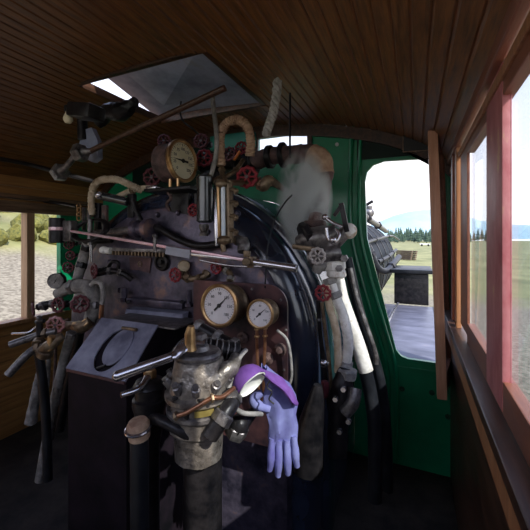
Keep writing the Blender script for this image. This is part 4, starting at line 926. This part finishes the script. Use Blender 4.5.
# ================================================================== FRONT WALL DETAILS
for px, py in ((337,144.5),(350,171)): tag(link('wall_daylight_dot', MB().lathe([(.014,0),(.014,.006),(.008,.01),(0,.011)], (0,0,0), (0,-1,0), 14), white_p, None, True, (0,0,0)), '%s white disc standing for daylight through the dark green front wall' % ('upper' if py < 150 else 'lower'), 'bolt').location = W(px,py,YF-.001)  # white discs painted in for daylight showing through holes
for px, py, s in ((402,389,''),(432,393,''),(448,417,'')):
    tag(link('wall_rivet', MB().lathe([(.018,0),(.015,.006),(0,.01)], (0,0,0), (0,-1,0), 14), green_dk, None, True, (0,0,0)), '%s of three dark rivets on the green wall below the front opening' % {402:'leftmost',432:'middle',448:'rightmost'}[px], 'rivet').location = W(px,py,YF-.001)
sgn = thing('sign_frame', W(416,140,YF), 'empty thin pale rectangular sign outline on the dark wall over the front opening', 'sign')
c_ = [W(403,129,YF-.04), W(429,126,YF-.04), W(429,150,YF-.04), W(403,152,YF-.04)]
m = MB()
for a, b in zip(c_, c_[1:]+c_[:1]): m.cyl(a, b, .0022, 6)
link('wire_edge', m, lag_pk, sgn); link('backing', MB().prism([p+V((0,.003,0)) for p in c_], (0,.003,0)), ink, sgn)
# upper wall boards, coloured dark to stand for the roof's shadow
def xz(px, py): p = W(px, py, YF); return p
struct('wall_back_blocker', MB().box((XC, -1.15, .82), (3.3, .06, 1.64)), iron)  # unseen tender bulkhead, added to hold back frontal light
zz = W(400,150,YF).z
xl_ = fx(357,150)[0]
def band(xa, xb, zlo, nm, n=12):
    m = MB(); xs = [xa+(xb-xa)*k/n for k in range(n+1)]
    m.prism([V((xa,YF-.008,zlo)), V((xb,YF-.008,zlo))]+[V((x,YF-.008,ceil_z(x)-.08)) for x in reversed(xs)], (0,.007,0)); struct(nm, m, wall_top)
wall_top = mat('shaded_green_paint', (.004,.014,.010), (.010,.028,.018), .5, scale=3, spec=.25)  # roof shadow put into a near-black green
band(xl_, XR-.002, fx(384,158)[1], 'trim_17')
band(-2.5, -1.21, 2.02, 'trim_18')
# open casement leaf seen edge-on
lf = thing('casement_door', V((.11,2.13,.72)), 'tall wooden glazed leaf swung open, seen edge-on at the right of the front opening', 'door')
pa, pb_ = W(432.5,131,2.12), W(442,398,2.12)
far = V((.06,.36,0))
link('edge_stile', MB().bar(pb_, pa, .050, .05, .004), mat('sunlit_stile', (.55,.26,.15), (.72,.40,.26), .45, scale=5, stretch=(9,9,.7), bump=.2), lf)  # edge stile wood lightened to stand for sunlight on it
link('hinge_stile', MB().bar(pb_+far, pa+far, .035, .04, .004), wood_red, lf)
link('top_rail', MB().bar(pa-V((0,0,.03)), pa+far-V((0,0,.03)), .035, .05, .003), wood_red, lf)
link('bottom_rail', MB().bar(pb_+V((0,0,.06)), pb_+far+V((0,0,.06)), .035, .12, .003), wood_red, lf)
link('pane', MB().prism([pb_+V((.01,.03,.12)), pb_+far+V((0,-.02,.12)), pa+far+V((0,-.02,-.05)), pa+V((.01,.03,-.05))], (.003,0,0)), pane, lf)
# ================================================================== STEAM
st = MB().ball((0,0,0), 1, seg=20)
sm = bpy.data.materials.new('steam'); sm.use_nodes = True; n = sm.node_tree.nodes; l = sm.node_tree.links; n.remove(n['Principled BSDF'])
pv = n.new('ShaderNodeVolumePrincipled'); pv.inputs['Color'].default_value = (.97,1,1,1); pv.inputs['Anisotropy'].default_value = .2
tc = n.new('ShaderNodeTexCoord'); nz = n.new('ShaderNodeTexNoise'); nz.inputs['Scale'].default_value = 1.7; nz.inputs['Detail'].default_value = 5; nz.inputs['Distortion'].default_value = .6
l.new(tc.outputs['Object'], nz.inputs['Vector'])
ln = n.new('ShaderNodeVectorMath'); ln.operation = 'LENGTH'; l.new(tc.outputs['Object'], ln.inputs[0])
fo = n.new('ShaderNodeMapRange'); fo.inputs['From Min'].default_value = .25; fo.inputs['From Max'].default_value = 1; fo.inputs['To Min'].default_value = 1; fo.inputs['To Max'].default_value = 0; l.new(ln.outputs['Value'], fo.inputs['Value'])
nr = n.new('ShaderNodeMapRange'); nr.inputs['From Min'].default_value = .42; nr.inputs['From Max'].default_value = .64; l.new(nz.outputs['Fac'], nr.inputs['Value'])
mu_ = n.new('ShaderNodeMath'); mu_.operation = 'MULTIPLY'; l.new(fo.outputs[0], mu_.inputs[0]); l.new(nr.outputs[0], mu_.inputs[1])
m2 = n.new('ShaderNodeMath'); m2.operation = 'MULTIPLY'; m2.inputs[1].default_value = 150; l.new(mu_.outputs[0], m2.inputs[0])
l.new(m2.outputs[0], pv.inputs['Density']); l.new(pv.outputs[0], n['Material Output'].inputs['Volume'])
so = tag(link('steam_cloud', st, sm), 'white wisp of steam rising over the injector at the right of the boiler', 'steam', kind='stuff')
so.location = W(303,200,1.60); so.scale = (.15,.09,.26)

# ================================================================== LIGHT, WORLD, CAMERA
w = bpy.data.worlds.new('world'); SC.world = w; w.use_nodes = True; n = w.node_tree.nodes; l = w.node_tree.links
bg = n['Background']; tc = n.new('ShaderNodeTexCoord'); sp = n.new('ShaderNodeSeparateXYZ'); l.new(tc.outputs['Generated'], sp.inputs[0])
r = n.new('ShaderNodeValToRGB'); r.color_ramp.elements[0].position = 0; r.color_ramp.elements[0].color = (.82,.86,.90,1)
r.color_ramp.elements[1].position = .7; r.color_ramp.elements[1].color = (.42,.55,.92,1)
e = r.color_ramp.elements.new(.12); e.color = (.86,.84,.88,1)
l.new(sp.outputs['Z'], r.inputs['Fac']); l.new(r.outputs['Color'], bg.inputs['Color']); bg.inputs['Strength'].default_value = .92
sd = bpy.data.lights.new('sun', 'SUN'); sd.energy = 2.5; sd.angle = .01; sd.color = (1,.95,.86)
so_ = bpy.data.objects.new('sun', sd); COL.objects.link(so_)
so_.rotation_euler = V((.60,-.33,.60)).to_track_quat('Z', 'Y').to_euler()
cam = bpy.data.cameras.new('camera'); co = bpy.data.objects.new('camera', cam); COL.objects.link(co)
co.location = (0,0,EYE); co.rotation_euler = (PI/2,0,YAW); cam.sensor_width = 36; cam.sensor_fit = 'HORIZONTAL'
cam.lens = 36*F/530; cam.shift_y = (HY-265)/530; cam.clip_start = .02; cam.clip_end = 4000
SC.camera = co
try: SC.cycles.volume_bounces = 3
except Exception: pass
SC.view_settings.view_transform = 'Standard'; SC.view_settings.look = 'None'; SC.view_settings.gamma = 1; SC.view_settings.exposure = 1.3
SC.view_settings.use_curve_mapping = False
